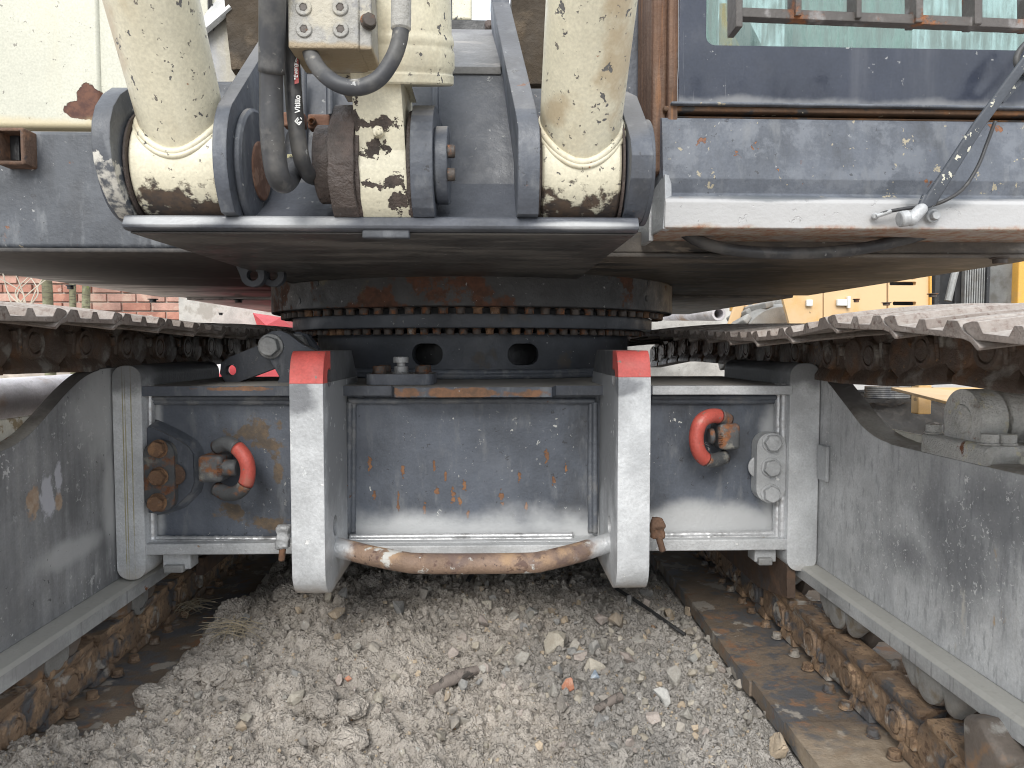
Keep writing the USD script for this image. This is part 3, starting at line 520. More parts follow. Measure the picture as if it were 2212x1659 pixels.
for i in range(190):                                     # more stones, denser to the right and in the shade under the beam
    while True:
        px, py = rs.uniform(120, 1640), rs.uniform(1235, 1650)
        p = PZ(px, py, .05)
        if p[0] > PIN_R-.01 or p[0] < PIN_L: continue
        w = .25 + .9*smst(700, 1350, px)*(1-smst(1480, 1560, py)*.6) + (.5 if py < 1330 else 0)
        if rs.random() < w: break
    stone_at(ground, 'stone', px, py, rs.uniform(5, 15) if rs.random() < .75 else rs.uniform(12, 20), STM[rs.randrange(6)], 400+i)
stone_at('/World', 'stone', 1437, 1510, 25, 'stone_white', 31, 'rounded whitish lump of concrete lying right of centre on the earth', 'stone', lump=True)
stone_at('/World', 'stone', 1226, 1484, 19, 'stone_orange', 33, 'orange piece of broken brick on the earth in front of the beam', 'brick piece', flat=.6)
stone_at('/World', 'stone', 1284, 1463, 14, 'stone_blue', 35, 'small blue grey stone beside the orange brick piece', 'stone', lump=True)
stone_at('/World', 'stone', 753, 1438, 9, 'stone_orange', 37, 'small pink brick crumb on the pale earth left of centre', 'brick piece')
stone_at('/World', 'stone', 1680, 1620, 32, STM[4], 39, 'tan speckled stone beside the near right track shoe', 'stone', lump=True, zoff=.55)
stone_at('/World', 'stone', 86, 1562, 36, STM[0], 41, 'grey angular rock with ochre face at the foot of the left track', 'stone', flat=.8, zoff=.6)
# lumpy clods of earth
for i in range(44):
    px, py = rs.uniform(60, 760), rs.uniform(1320, 1640)
    if i < 14: px, py = (430+rs.uniform(-25, 40), 1350+i*4) if i < 5 else ((470+16*(i-5), 1352-8*(i-5)) if i < 10 else (360-i*14+150, 1500+(i-10)*9))
    p = PZ(px, py, .07)
    if p[0] < PIN_L-.03 and p[1] > 1.8: continue
    r = rs.uniform(.016, .042); m = trimesh.creation.icosphere(subdivisions=4, radius=r)
    m.apply_scale([1, rs.uniform(.75, 1), rs.uniform(.6, .9)]); m = lumpy(m, r*.42, 1.6/r, i); m = lumpy(m, r*.16, 6/r, i+50)
    m.apply_translation([p[0], p[1], gz(p[0], p[1])+r*.35]); part(ground, 'earth_clod', m, 'soil', smooth=True)
# crumbs, uncountable
inst = UsdGeom.PointInstancer.Define(stage, '/World/soil_crumbs'); tag(inst.GetPrim(), 'loose crumbs and grit strewn over the earth', 'soil', kind='stuff')
protos = []
for k in range(6):
    mm = stone_mesh(1.0, 900+k, .85, 14)
    pth = '/World/soil_crumbs/crumb' + ('' if k == 0 else '_%03d' % k)
    usdkit.mesh(stage, pth, mm, M['soil'] if k < 4 else STM[(k*2) % 6], smooth=25); protos.append(pth)
for q in protos: inst.CreatePrototypesRel().AddTarget(q)
N = 30000; cx, cy = rng.uniform(-1.2, PIN_R, N), 1.35+1.75*rng.rand(N)**1.5
ok = ~((cx < PIN_L-.02) & (cy > 1.72)); cx, cy = cx[ok], cy[ok]; N = len(cx)
pk = rng.rand(4200, 2)*[1.0, 1.55] + [-.30, 1.5]; wgt = .15+.85*smst(-.1, .25, pk[:, 0])*smst(1.45, 1.9, pk[:, 1]) + .5*smst(2.0, 2.4, pk[:, 1])
pk = pk[(rng.rand(len(pk)) < wgt) & (pk[:, 0] < PIN_R-.015)]
cx, cy = np.r_[cx, pk[:, 0]], np.r_[cy, pk[:, 1]]
cz = ground_z(cx[None], cy[None])[0]
sc = np.r_[.0022 + .0055*rng.rand(N)**3, .0050 + .011*rng.rand(len(pk))**2.2]; N = len(cx)
inst.CreatePositionsAttr(Vt.Vec3fArray.FromNumpy(np.c_[cx, cy, cz+sc*.3].astype(np.float32)))
inst.CreateScalesAttr(Vt.Vec3fArray.FromNumpy(np.repeat(sc[:, None], 3, 1).astype(np.float32)))
inst.CreateProtoIndicesAttr(Vt.IntArray.FromNumpy(rng.choice(6, N, p=[.23, .23, .22, .20, .06, .06]).astype(np.int32)))
qr = rng.randn(N, 4); qr /= np.linalg.norm(qr, axis=1, keepdims=True)
inst.CreateOrientationsAttr(Vt.QuathArray([Gf.Quath(float(a), float(b), float(c), float(d)) for a, b, c, d in qr]))
# sticks, strip, dry grass
def on_ground(px, py, up=.012): p = PZ(px, py, .05); return np.array([p[0], p[1], gz(p[0], p[1])+up])
s_ = lumpy(sub(tube([on_ground(930, 1505, .015), on_ground(985, 1478, .022), on_ground(1030, 1458, .02)], [.012, .017, .011], 12, 6), .02), .004, 60, 1)
part('/World', 'stick', s_, 'wood', smooth=40, label='short dirty piece of wood half buried in the earth', category='stick')
part('/World', 'stick', lumpy(sub(tube([on_ground(1290, 1522, .012), on_ground(1340, 1500, .014)], [.010, .012], 10, 6), .02), .003, 60, 3), 'wood', smooth=40, label='stub of greyish wood just below the orange brick piece', category='stick')
part('/World', 'black_strip', tube([on_ground(1330, 1285, .02), on_ground(1390, 1320, .02), on_ground(1440, 1350, .016), on_ground(1480, 1365, .015)], .006, 8, 8), 'strip', label='thin black rubber strip lying on stones under the beam', category='rubber strip')
part('/World', 'black_strip', tube([on_ground(1010, 1300, .01), on_ground(1030, 1285, .035), on_ground(1060, 1280, .04), on_ground(1085, 1285, .03)], .008, 8, 8), 'strip', label='curved black strip arched among stones below the rusty bar', category='rubber strip')
for cx_, cy_, nn, sp, lab in ((415, 1335, 22, 45, 'tangle of dry grass stalks at the dark edge of the earth heap'), (500, 1420, 26, 50, 'dry flattened straw on the slope of the earth heap')):
    ms = []
    for k in range(nn):
        a = on_ground(cx_+rs.uniform(-sp, sp)*.5, cy_+rs.uniform(-12, 12), .03); d = np.array([rs.uniform(-.10, .10), rs.uniform(-.05, .05), rs.uniform(-.01, .05)])
        if cx_ < 450: a[2] = max(a[2], .085)
        ms.append(tube([a-d, a+[0, 0, rs.uniform(.0, .03)], a+d*rs.uniform(.5, 1)+[rs.uniform(-.03, .03), 0, -.005]], .0009, 4, 6))
    part('/World', 'dry_grass', ms, 'straw', label=lab, category='dry grass', kind='stuff')

# ------------------------------------------------------------------ background
wl = thing('brick_wall', 'old red brick garden wall with pale plaster behind the left track', 'wall')
YW = 6.6
part(wl, 'wall_core', box([-9, YW, -.1], [-.6, YW+.25, zr(.62)]), 'mortar')
for r_ in range(9):
    for c_ in range(16):
        x0 = -5.6 + c_*.252 + (.126 if r_ % 2 else 0); z0 = zr(.62)-.078*(r_+1)
        if x0 > -2.75: continue
        jit = rs.uniform(0, .012)
        part(wl, 'brick', rbox([x0, YW-.018-jit, z0], [x0+.24, YW+.05, z0+.066], .006), 'brick' if rs.random() < .65 else 'brick2', smooth=30)
part(wl, 'plaster_patch', lumpy(sub(rbox([-2.72, YW-.03, -.05], [-.62, YW+.01, zr(.55)], .01), .12), .006, 5, 2), 'plaster')
part(wl, 'coping', lumpy(sub(box([-9, YW-.06, zr(.623)], [-.6, YW+.3, zr(.68)]), .2), .01, 4, 3), 'plaster')
def trunk(px, d, wpx, lab, lean):
    t = thing('young_tree', lab, 'tree')
    a = P(px+lean, 760, d); b = P(px, 640, d); c = P(px-lean*1.5, 560, d); a[2] = -.05
    r = wpx/2/FPX*d
    part(t, 'trunk', tube([a, b, c, c+[-.03*lean/6, 0, 1.3]], [r*1.15, r, r*.95, r*.6], 14, 6), 'bark', smooth=60)
    ms = []
    for k in range(5):
        q = c + [0, 0, .25*k+.1]; e = q + [rs.uniform(-.5, .5), rs.uniform(-.3, .3), rs.uniform(.3, .6)]
        ms.append(tube([q, (q+e)/2+[0, 0, -.03], e], [r*.35, r*.22, r*.1], 6, 5))
    br = part(t, 'branches', ms, 'bark', smooth=60)
    V, Fc = [], []
    for k in range(260):
        q = c + np.array([rs.gauss(0, .35), rs.gauss(0, .3), .9+rs.gauss(0, .35)]); u = np.array([rs.gauss(0, 1) for _ in range(3)]); u /= np.linalg.norm(u); w = np.cross(u, [.3, .5, .8]); n0 = len(V)
        V += [q-u*.03, q+w*.014, q+u*.03, q-w*.014]; Fc += [[n0, n0+1, n0+2], [n0, n0+2, n0+3]]
    part(t, 'crown', trimesh.Trimesh(V, Fc, process=False), 'leaf', smooth=False)
trunk(103, 6.1, 20, 'mossy young tree trunk leftmost and thickest in front of the brick wall', 5)
trunk(157, 6.2, 13, 'thin straight mossy tree trunk in the middle before the brick wall', 0)
trunk(186, 6.15, 16, 'mossy tree trunk leaning right of the thin one before the brick wall', -5)
bu = thing('bare_bush', 'pale bare twigs of a bush before the brick wall', 'bush')
for k in range(9):
    a = P(rs.uniform(5, 140), 700, 5.7); b = P(rs.uniform(5, 60)+k*8-20, 640, 5.7); c = P(rs.uniform(-20, 100)+k*6-20, 590, 5.7)
    part(bu, 'twig', tube([a, b, c], [.006, .005, .003], 5, 8), 'twig')
hd = []
V, Fc = [], []
for k in range(1500):
    q = P(rs.uniform(-250, 60), rs.uniform(545, 612), 7.2) + [0, rs.uniform(-.2, .5), 0]; u = np.array([rs.gauss(0, 1) for _ in range(3)]); u /= np.linalg.norm(u); w = np.cross(u, [.3, .5, .8]); n0 = len(V)
    V += [q-u*.03, q+w*.02, q+u*.03, q-w*.02]; Fc += [[n0, n0+1, n0+2], [n0, n0+2, n0+3]]
part('/World', 'hedge', trimesh.Trimesh(V, Fc, process=False), 'leaf', smooth=False, label='light green foliage showing above the brick wall', category='hedge', kind='stuff')

# rubble bank on the right, shade of the yellow machine painted into its colour
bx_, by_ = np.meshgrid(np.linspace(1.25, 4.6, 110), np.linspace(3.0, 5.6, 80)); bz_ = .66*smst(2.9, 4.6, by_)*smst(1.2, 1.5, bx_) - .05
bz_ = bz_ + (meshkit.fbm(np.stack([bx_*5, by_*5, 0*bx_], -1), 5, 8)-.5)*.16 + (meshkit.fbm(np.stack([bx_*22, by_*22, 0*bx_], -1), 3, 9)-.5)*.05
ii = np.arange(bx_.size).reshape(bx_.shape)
part('/World', 'rubble_bank', trimesh.Trimesh(np.c_[bx_.ravel(), by_.ravel(), bz_.ravel()], np.concatenate([np.stack([ii[:-1, :-1], ii[:-1, 1:], ii[1:, 1:]], -1).reshape(-1, 3), np.stack([ii[:-1, :-1], ii[1:, 1:], ii[1:, :-1]], -1).reshape(-1, 3)]), process=False), 'shade_toned_earth', smooth=True, label='bank of rubble beyond the right track, coloured dark for shade', category='bank', kind='structure')
part('/World', 'steel_pipe', lathe([(.04, 0), (.080, .004), (.080, 1.6), (.04, 1.605)], [-1.66, 1.6, zr(-.186)], [.0, 1, -.004], 44), 'pipe', smooth=35, label='thick mottled grey and brown pipe lying beyond the left track', category='pipe')
# concrete wall and ground things at right rear
cw = prism_y([(.95, -.1), (3.6, -.1), (3.6, zr(.50)), (2.1, zr(.46)), (1.0, zr(.42))], 7.4, 7.7)
part('/World', 'concrete_wall', lumpy(sub(cw, .15), .008, 5, 4), 'conc', label='weathered grey concrete wall behind the right track', category='wall')
pa = P(1553, 678, 5.4)
part('/World', 'steel_pipe', cut(cyl(pa+[0, .0, 0], pa+[-.05, 1.4, .05], .052, 32), cyl(pa+[0, -.05, 0], pa+[-.05, 1.5, .05], .034, 24)), 'pipe', label='open ended pipe pointing forward beside the yellow step frame', category='pipe')
lad = thing('step_frame', 'worn yellow ladder shaped step frame leaning near the dusty tyre', 'step frame')
for x0, x1, m_ in ((1586, 1577, 'yellow'), (1626, 1600, 'yellow'), ):
    a, b = P(x0+9, 640, 5.2), P(x0-13, 705, 5.2); part(lad, 'rail', hull(np.vstack([a+_sph*.012+[dx, 0, 0] for dx in (0, .055)] + [b+_sph*.012+[dx, 0, 0] for dx in (0, .055)])), m_)
for yy in (666, 694):
    a = P(1580, yy, 5.22); b = P(1640, yy, 5.22); part(lad, 'rung', rbox(np.minimum(a, b)-[0, 0, .02], np.maximum(a, b)+[0, .05, .02], .006), 'yellow2')
ld = thing('wheel_loader', 'faded yellow construction machine with open engine bay behind the right track', 'construction machine')
DY = 4.6
def ypanel(pts, d, mat, nm, th=.03): 
    q = [P(x, y, d) for x, y in pts]
    return part(ld, nm, prism_y([(v[0], v[2]) for v in q], d, d+th), mat)
ypanel([(1668, 560), (1777, 560), (1777, 790), (1730, 790)], DY, 'yellow', 'engine_cover')
ypanel([(1779.5, 560), (1915, 560), (1915, 790), (1779.5, 790)], DY, 'yellow', 'engine_cover')
pp = [P(x, y, DY) for x, y in [(1918, 560), (2008, 560), (2008, 790), (1918, 790)]]
sl = []
for yy, xa in ((600, 1926), (613, 1921), (656, 1928)):
    a, b = P(xa, yy-4.5, DY), P(1978, yy+3.5, DY); sl.append(rr2(a[0], b[0], a[2], b[2], .008))
part(ld, 'engine_cover', prism_y(Polygon([(v[0], v[2]) for v in pp]).difference(union_all(sl)), DY-.004, DY+.03), 'yellow', label='yellow cover with dark louvre slots')
part(ld, 'engine_block', box(P(1900, 740, DY+.1), P(2000, 560, DY+.4)), 'blackpart')
ypanel([(2008.5, 560), (2013, 560), (2013, 790), (2008.5, 790)], DY-.02, 'yellow2', 'cover_edge', .06)
part(ld, 'chassis', box([P(1700, 700, DY)[0], DY+.05, .72], [P(2400, 700, DY)[0], DY+.9, P(1700, 700, DY)[2]]), 'yellow2')
for xx, yy in ((1748, 655), (1819, 654)):
    a = P(xx, yy, DY-.015); hp = part(ld, 'hinge', rbox(a-[.035 if xx > 1800 else .02, .012, .02], a+[.03 if xx > 1800 else .02, .012, .022], .006), 'whitehinge')
    if xx > 1800: part(ld, 'hinge', rbox(a+[.03, -.016, -.035], a+[.048, .012, .04], .005), 'whitehinge')
a, b = P(2013, 640, DY+.05), P(2075, 560, DY+.05)
part(ld, 'fan_shroud', lumpy(sub(rbox([a[0], DY+.05, a[2]-.2], [b[0], DY+.25, b[2]+.1], .05), .05), .004, 8), 'blackpart')
part(ld, 'fan_shroud', tube([P(2072, 560, DY-.02), P(2060, 600, DY-.02), P(2048, 650, DY-.02)], .022, 10), 'grill')
a, b = P(2070, 560, DY+.02), P(2120, 690, DY+.02)
for k in range(9):
    x = a[0]+.04+(b[0]-a[0]-.04)*k/8.; part(ld, 'cooler_fin', rbox([x-.0045, DY, b[2]], [x+.0045, DY+.04, a[2]+.1], .003), 'grill')
part(ld, 'cooler_back', box([a[0], DY+.045, b[2]], [b[0], DY+.08, a[2]+.1]), 'blackpart')
part(ld, 'cooler_frame', box([b[0], DY-.02, b[2]], [b[0]+.02, DY+.06, a[2]+.1]), 'blackpart')
a, b = P(2128, 690, DY), P(2196, 530, DY)
part(ld, 'radiator_core', box([a[0], DY+.03, a[2]], [b[0], DY+.06, b[2]]), 'blackpart')
ms = [box([a[0]+(b[0]-a[0])*k/30.-.0016, DY+.01, a[2]], [a[0]+(b[0]-a[0])*k/30.+.0016, DY+.016, b[2]]) for k in range(31)] + [box([a[0], DY+.008, a[2]+(b[2]-a[2])*k/70.-.0012], [b[0], DY+.012, a[2]+(b[2]-a[2])*k/70.+.0012]) for k in range(71)]
part(ld, 'radiator_mesh', ms, 'grill', kind='stuff')
a, b = P(2197, 700, DY-.05), P(2320, 500, DY-.05); part(ld, 'frame_post', rbox([a[0], DY-.05, .1], [b[0], DY+.2, b[2]], .01), 'yellow2')
c = P(1672, 722, 5.1)
def tyre(c, R, wid):
    ms = [lathe([(R*.55, 0), (R*.86, .0), (R*.93, wid*.12), (R*.94, wid*.5), (R*.93, wid*.88), (R*.86, wid), (R*.55, wid)], c, (0, 1, 0), 48)]
    for k in range(22):
        t = 2*np.pi*k/22; q = rbox([-.035, 0, R*.88], [.035, wid*.62, R*1.02], .012); q.apply_transform(trimesh.transformations.rotation_matrix(.35, [0, 0, 1]))
        q.apply_translation([0, wid*(.02 if k % 2 else .36), 0]); q.apply_transform(trimesh.transformations.rotation_matrix(t, [0, 1, 0])); q.apply_translation(c); ms.append(q)
    return ms
part(ld, 'tyre', cat(tyre(np.array([c[0]+.02, 5.0, c[2]-.10]), .33, .4)), 'tyre', smooth=40)
# low step plate of that machine, seen below the right chain
a, b = P(1925, 836, 2.9), P(2050, 866, 2.55)
part(ld, 'step_plate', hull([[P(1925, 836, 3.2)[0], 3.2, P(1925, 837, 3.2)[2]], [P(2048, 868, 2.75)[0], 2.75, P(2048, 868, 2.75)[2]], [P(2300, 845, 3.2)[0], 3.3, P(2300, 840, 3.2)[2]], [P(2048, 872, 2.75)[0], 2.75, P(2048, 874, 2.75)[2]], [P(1925, 842, 3.2)[0], 3.2, P(1925, 843, 3.2)[2]], [P(2300, 850, 3.2)[0], 3.3, P(2300, 848, 3.2)[2]]]), 'yellow')
a, b = P(1984, 850, 3.3), P(2012, 895, 3.3); part(ld, 'step_post', rbox([a[0], 3.3, b[2]], [b[0], 3.36, a[2]+.04], .006), 'yellow')
for k, xx in enumerate((1905, 1928)):
    a = P(xx, 846, 4.4); part('/World', 'hose_coil', [tube([a+[.09*math.cos(t), .09*math.sin(t), -.04+.012*t/6.28] for t in np.linspace(0, 37, 110)], .008, 6, 0)], 'hosegrey', label=('dark coil of hose on the far ground, left of its twin', 'dark coil of hose on the far ground, right of its twin')[k], category='hose coil')
# red machine glimpsed behind the turntable
rm = thing('red_machine', 'bright red machine body glimpsed behind the turntable on the left', 'machine')
v = [P(x, y, 6.0) for x, y in [(546, 676), (606, 686), (600, 702), (640, 716), (580, 728), (556, 706)]]
part(rm, 'hood', hull(np.vstack([[q, q+[0, .5, 0]] for q in v] + [[P(575, 703, 5.85)]])), 'redbg', smooth=False)
part(rm, 'frame', rbox(P(430, 850, 6.1), P(660, 730, 6.1)+[0, .5, 0], .02), 'redbg')
part(rm, 'wheel', lathe([(.1, 0), (.28, 0), (.32, .05), (.32, .25), (.28, .3), (.1, .3)], [P(560, 850, 6.0)[0], 5.9, .32], (0, 1, 0), 36), 'blackpart', smooth=40)
part(rm, 'white_panel', rbox(P(440, 812, 5.9), P(492, 778, 5.9)+[0, .05, 0], .01), 'whitemetal')
part(rm, 'red_strut', tube([P(482, 795, 5.85), P(486, 780, 5.85), P(487, 765, 5.85)], .018, 8), 'redbg')
part(rm, 'red_strut', tube([P(482, 795, 5.85), P(478, 812, 5.85)], .018, 8, 2), 'redbg')
M['eye_red'] = worn('eye_red', (.46, .088, .066), [dict(k='spots', s=60., size=.36, dens=.5, c=(.17, .12, .09), c2=(.2, .18, .16), warp=1.9), dict(k='noise', s=20., a=.56, b=.66, c=(.35, .14, .1), amt=.6)], rough=.5, bump=.002)
M['eye_steel'] = worn('eye_steel', (.085, .088, .09), [L_rust(16., .50, .64), dict(k='noise', s=20., a=.56, b=.68, c=(.2, .19, .165))], rough=.55, bump=.0025)

# ------------------------------------------------------------------ excavator
EX = thing('excavator', 'large grey and cream tracked excavator seen close from the front between its tracks', 'excavator')
X_AX = np.array([1., 0, 0]); Y_AX = np.array([0, 1., 0]); Z_AX = np.array([0, 0, 1.])
XM = -.067
# --- crossbeam of the undercarriage
XL, XR = P(305, 900, 2.1)[0], P(1708, 900, 2.1)[0]
ZT1, ZT0 = P(1008, 833, 2.11)[2], P(1008, 854, 2.11)[2]
ZB1, ZB0 = P(1008, 1169, 2.11)[2], P(1008, 1193, 2.11)[2]
cb = part(EX, 'crossbeam_web', rbox([XL-.01, 2.165, ZB1-.004], [XR+.01, 2.20, ZT0+.004], .002), 'web')
part(EX, 'carbody', [box([XL+.05, 2.21, ZB0], [XR-.05, 2.7, ZT1-.002]), prism_z([(XL+.25, 2.7), (XR-.25, 2.7), (XM+.62, 3.1), (XM+.62, 3.9), (XR-.25, 4.2), (XR-.05, 4.3), (XR-.05, 4.6), (XL+.05, 4.6), (XL+.05, 4.3), (XL+.25, 4.2), (XM-.62, 3.9), (XM-.62, 3.1)], ZB0+.05, ZT1-.003)], 'black')
tf = union_all([sbox(XL-.005, 2.105, XR+.005, 2.75), sbox(XM-.60, 2.74, XM+.60, 4.0), Polygon([(P(838, 838, 2.03)[0], 2.106), (P(852, 838, 2.03)[0], 2.03), (P(1192, 838, 2.03)[0], 2.03), (P(1206, 838, 2.03)[0], 2.106)])])
part(EX, 'top_flange', prism_z(tf, ZT0, ZT1), 'flange_top', smooth=20)
fl = rbox([P(1409, 840, 2.1)[0], 2.0975, ZT0+.0008], [XR+.004, 2.112, ZT1-.0008], .003); part(EX, 'flange_edge', fl, 'silver')
part(EX, 'bottom_flange', rbox([XL-.005, 2.105, ZB0], [XR+.005, 2.72, ZB1], .003), 'silver')
part(EX, 'bottom_flange', rbox([P(755, 1170, 2.1)[0], 2.07, ZB0+.003], [P(1290, 1170, 2.1)[0], 2.108, ZB1-.002], .003), 'silver')
for a, b, mt, rows, sd in (((322, 868), (628, 868), 'weld_dark', 2, 1), ((752, 866), (1285, 866), 'weld_dark', 1, 2), ((1405, 866), (1690, 866), 'weld_dark', 2, 3)):
    part(EX, 'weld_bead', weld(P(*a, 2.155), P(*b, 2.155), .009, sd, rows, (0, -.004, .011)), mt, smooth=True)
for a, b, mt, sd in (((325, 1163), (620, 1165), 'weld', 4), ((755, 1160), (1238, 1156), 'weld', 5), ((1408, 1156), (1700, 1152), 'weld', 6)):
    part(EX, 'weld_bead', weld(P(*a, 2.15), P(*b, 2.15), .0085, sd, 3, (0, -.010, -.0075)), mt, smooth=True)
for a, b, n_, mt, sd in (((1686, 866), (1684, 1150), 3, 'weld', 7), ((764, 868), (762, 1150), 2, 'weld_dark', 10), ((1276, 868), (1276, 1150), 2, 'weld_dark', 11)):
    sg = 1 if a[0] in (1686, 1276) else -1
    part(EX, 'weld_bead', weld(P(*a, 2.161), P(*b, 2.161), .0085, sd, n_, (sg*.011, -.009, 0)), mt, smooth=True)
# thick end plates that clamp the track frames
M['endplate'] = worn('end_plate', (.60, .61, .615), [dict(k='noise', s=8., st=(1, 1, .5), a=.5, b=.7, c=(.46, .465, .47), amt=.7), dict(k='spots', s=52., size=.3, dens=.16, c=(.66, .66, .65), warp=1.9, h=.0015),
    dict(k='patch', at=[(P(268, 1000, 2.1), (.0016, .2, .33)), (P(274, 1030, 2.1), (.0014, .2, .28)), (P(285, 960, 2.1), (.0016, .2, .3))], amp=.7, s=30., soft=.4, c=(.34, .30, .12), amt=.85), 
    dict(k='band', ax='y', a=2.16, b=2.24, amp=.05, c=(.06, .06, .063), me=0., ro=.5), dict(k='band', a=zr(-.155), b=zr(-.10), amp=.05, c=(.09, .092, .095), me=.1, amt=.8), dict(k='band', a=P(300, 1215, 2.1)[2], b=P(300, 1262, 2.1)[2], amp=.05, s=14., c=(.33, .28, .22), amt=.5)], rough=.5, metal=.2, bump=.0022, bs=85., dents=.003)
for (x0, x1, yt, yb) in ((250, 306, 790, 1252), (1708, 1763, 785, 1233)):
    a, b = P(x0, yt, 2.1), P(x1, yb, 2.1)
    pl = prism_y(rr2(a[0], b[0], a[2], b[2], .034), 2.1, 2.70); 
    q = P(x0, 980, 2.1); r_ = P(x1, 980, 2.1)
    part(EX, 'end_plate', pl, 'endplate', smooth=30, label='thick silver painted end plate ' + ('with yellow streaks' if x0 < 500 else 'without streaks'))
    sg = 1 if x0 < 500 else -1
    xi = b[0] if x0 < 500 else a[0]
    part(EX, 'weld_bead', weld([xi+sg*.002, 2.135, ZB0-.008], [xi+sg*.002, 2.14, ZT1+.004], .013, 20+sg, 2, (sg*.010, .012, 0)), 'weld', smooth=True)
# nut blocks under the beam
for x0, x1, yb in ((355, 415, 1233), (1627, 1674, 1217)):
    a, b = P(x0, yb, 2.14), P(x1, yb, 2.14)
    n_ = part(EX, 'nut_block', rbox([a[0], 2.13, a[2]+.006], [b[0], 2.19, ZB0-.001], .004), 'silver'); part(n_, 'nut', rbox([a[0]+.008, 2.115, a[2]], [b[0]-.016, 2.175, a[2]+.022], .004), 'bolt_zinc')
# --- brackets with red tips
def bracket(xo, xi, yt, ybot, redto, lab, wash):
    xc = (xo+xi)/2
    X0, X1 = P(xo, 950, 1.85)[0], P(xi, 950, 1.85)[0]; lo, hi = min(X0, X1), max(X0, X1)
    zt, zb, zred = P(xc, yt, 1.85)[2], P(xc, ybot, 1.88)[2], P(xc, redto, 1.85)[2]
    full = Polygon([(1.85, zb), (2.26, zb), (2.33, zb+.06), (2.33, ZT1+.012), (2.24, zt), (1.85, zt)])
    el = Polygon([(1.897-.047*math.cos(t), zt-.10+.10*math.sin(t)) for t in np.linspace(-.2, math.pi/2, 14)] + [(1.95, zt), (1.95, zt-.12)])
    rf = union_all([sbox(1.85+.075, zb, 2.4, zt-.1), sbox(1.85, zb+.075, 2.4, zt-.10), Point(1.85+.075, zb+.075).buffer(.075, quad_segs=10), el, sbox(1.897, zt-.2, 2.4, zt)])
    full = full.intersection(rf)
    h1 = Point(P(0, 0, 1)[1]*0+1.925, P(xi, 815, 1.925)[2]).buffer(.025, quad_segs=8)
    h2 = Point(1.975, P(xi, 1135, 1.975)[2]).buffer(.027, quad_segs=8)
    full = full.difference(union_all([h1, h2]))
    tip = full.intersection(sbox(1.8, zred, 1.94, 3)); top = full.intersection(sbox(1.94, zred, 2.5, 3)); low = full.intersection(sbox(1.8, 0, 2.5, zred))
    b_ = part(EX, 'bracket', prism_x(low, lo, hi), 'bracket', smooth=25, label=lab)
    part(b_, 'painted_tip', prism_x(tip, lo, hi), 'red', smooth=25); part(b_, 'bracket_head', prism_x(top, lo+.0005, hi-.0005), 'bracket_top', smooth=25)
    core = sbox(1.9, zred-.03, 1.98, zt-.003); part(b_, 'hole_core', box([(lo+hi)/2-.01, 1.9, P(xi, 840, 1.9)[2]], [(lo+hi)/2+.01, 1.96, zt-.01]), 'black'); part(b_, 'hole_core', box([(lo+hi)/2-.01, 1.94, P(xi, 1160, 1.95)[2]], [(lo+hi)/2+.01, 2.01, P(xi, 1110, 1.95)[2]]), 'black')
    return b_
bracket(626.5, 699, 758.5, 1290, 829, 'left silver bracket plate with a red painted tip', 0)
bracket(1405, 1335, 757.5, 1278, 815, 'right silver bracket plate with a red painted tip', 1)
part(EX, 'spacer_bar', tube([P(690, 1176, 2.0), P(735, 1184, 1.985), P(800, 1200, 1.95), P(868, 1213, 1.915), P(905, 1217, 1.905), P(1020, 1217.5, 1.9), P(1140, 1216, 1.905), P(1178, 1211, 1.915), P(1250, 1193, 1.95), P(1312, 1173, 1.985), P(1348, 1164, 2.0)], .0265, 28, 6), 'bar', smooth=True, label='rusty bent bar between the two brackets')
for px, py, sg in ((612, 1160, 1), (1420, 1140, -1)):
    a = P(px, py, 1.99); m_ = lumpy(sub(rbox(a-[.017, .012, .03], a+[.017, .012, .03], .006), .006), .013, 40, 3+sg)
    c_ = part(EX, 'pin_keeper', m_, 'rustmetal' if sg < 0 else 'silver', smooth=40); b2 = P(px+(-4 if sg > 0 else 12), py+(52 if sg > 0 else 52), 1.985)
    part(c_, 'pin_stud', cyl(a+[0, 0, -.012], b2, .009, 16), 'rustmetal', smooth=30)
# --- clamp pads and bolts on the crossbeam
pad = [(306, 914), (327, 908), (359, 922), (392, 939), (417, 955), (431, 976), (433, 1045), (425, 1069), (392, 1102), (351, 1116), (306, 1122)]
pv = [P(x, y, 2.13) for x, y in pad]; pp_ = Polygon([(v[0], v[2]) for v in pv]).buffer(.012, quad_segs=4).buffer(-.012)
pin_ = pp_.buffer(-.017, quad_segs=6); cp = part(EX, 'clamp_pad', prism_y(pin_, 2.126, 2.17), 'dark', smooth=30)
oa = np.array([pp_.exterior.interpolate(t, normalized=True).coords[0] for t in np.linspace(0, 1, 90, endpoint=False)]); ob = []
for q in oa:
    g_ = pin_.exterior; ob.append(g_.interpolate(g_.project(Point(q))).coords[0])
ob = np.array(ob); V = np.vstack([np.c_[oa[:, 0]*(1-t)+ob[:, 0]*t, np.full(90, 2.166-.034*math.sin(t*math.pi/2)**1.4), oa[:, 1]*(1-t)+ob[:, 1]*t] for t in (0, .3, .6, 1)])
Fc = [[k*90+i, k*90+(i+1) % 90, (k+1)*90+(i+1) % 90] for k in range(3) for i in range(90)] + [[k*90+i, (k+1)*90+(i+1) % 90, (k+1)*90+i] for k in range(3) for i in range(90)]
sm_ = trimesh.Trimesh(V, Fc, process=False)
if sm_.face_normals[:, 1].mean() > 0: sm_.faces = sm_.faces[:, ::-1]
part(cp, 'weld_seam', sm_, 'weld_dark', smooth=60)
def obround(x0, x1, y0, y1, d):
    a, b = P(x0, y0, d), P(x1, y1, d); return rr2(a[0], b[0], a[2], b[2], abs(b[0]-a[0])/2*.92)
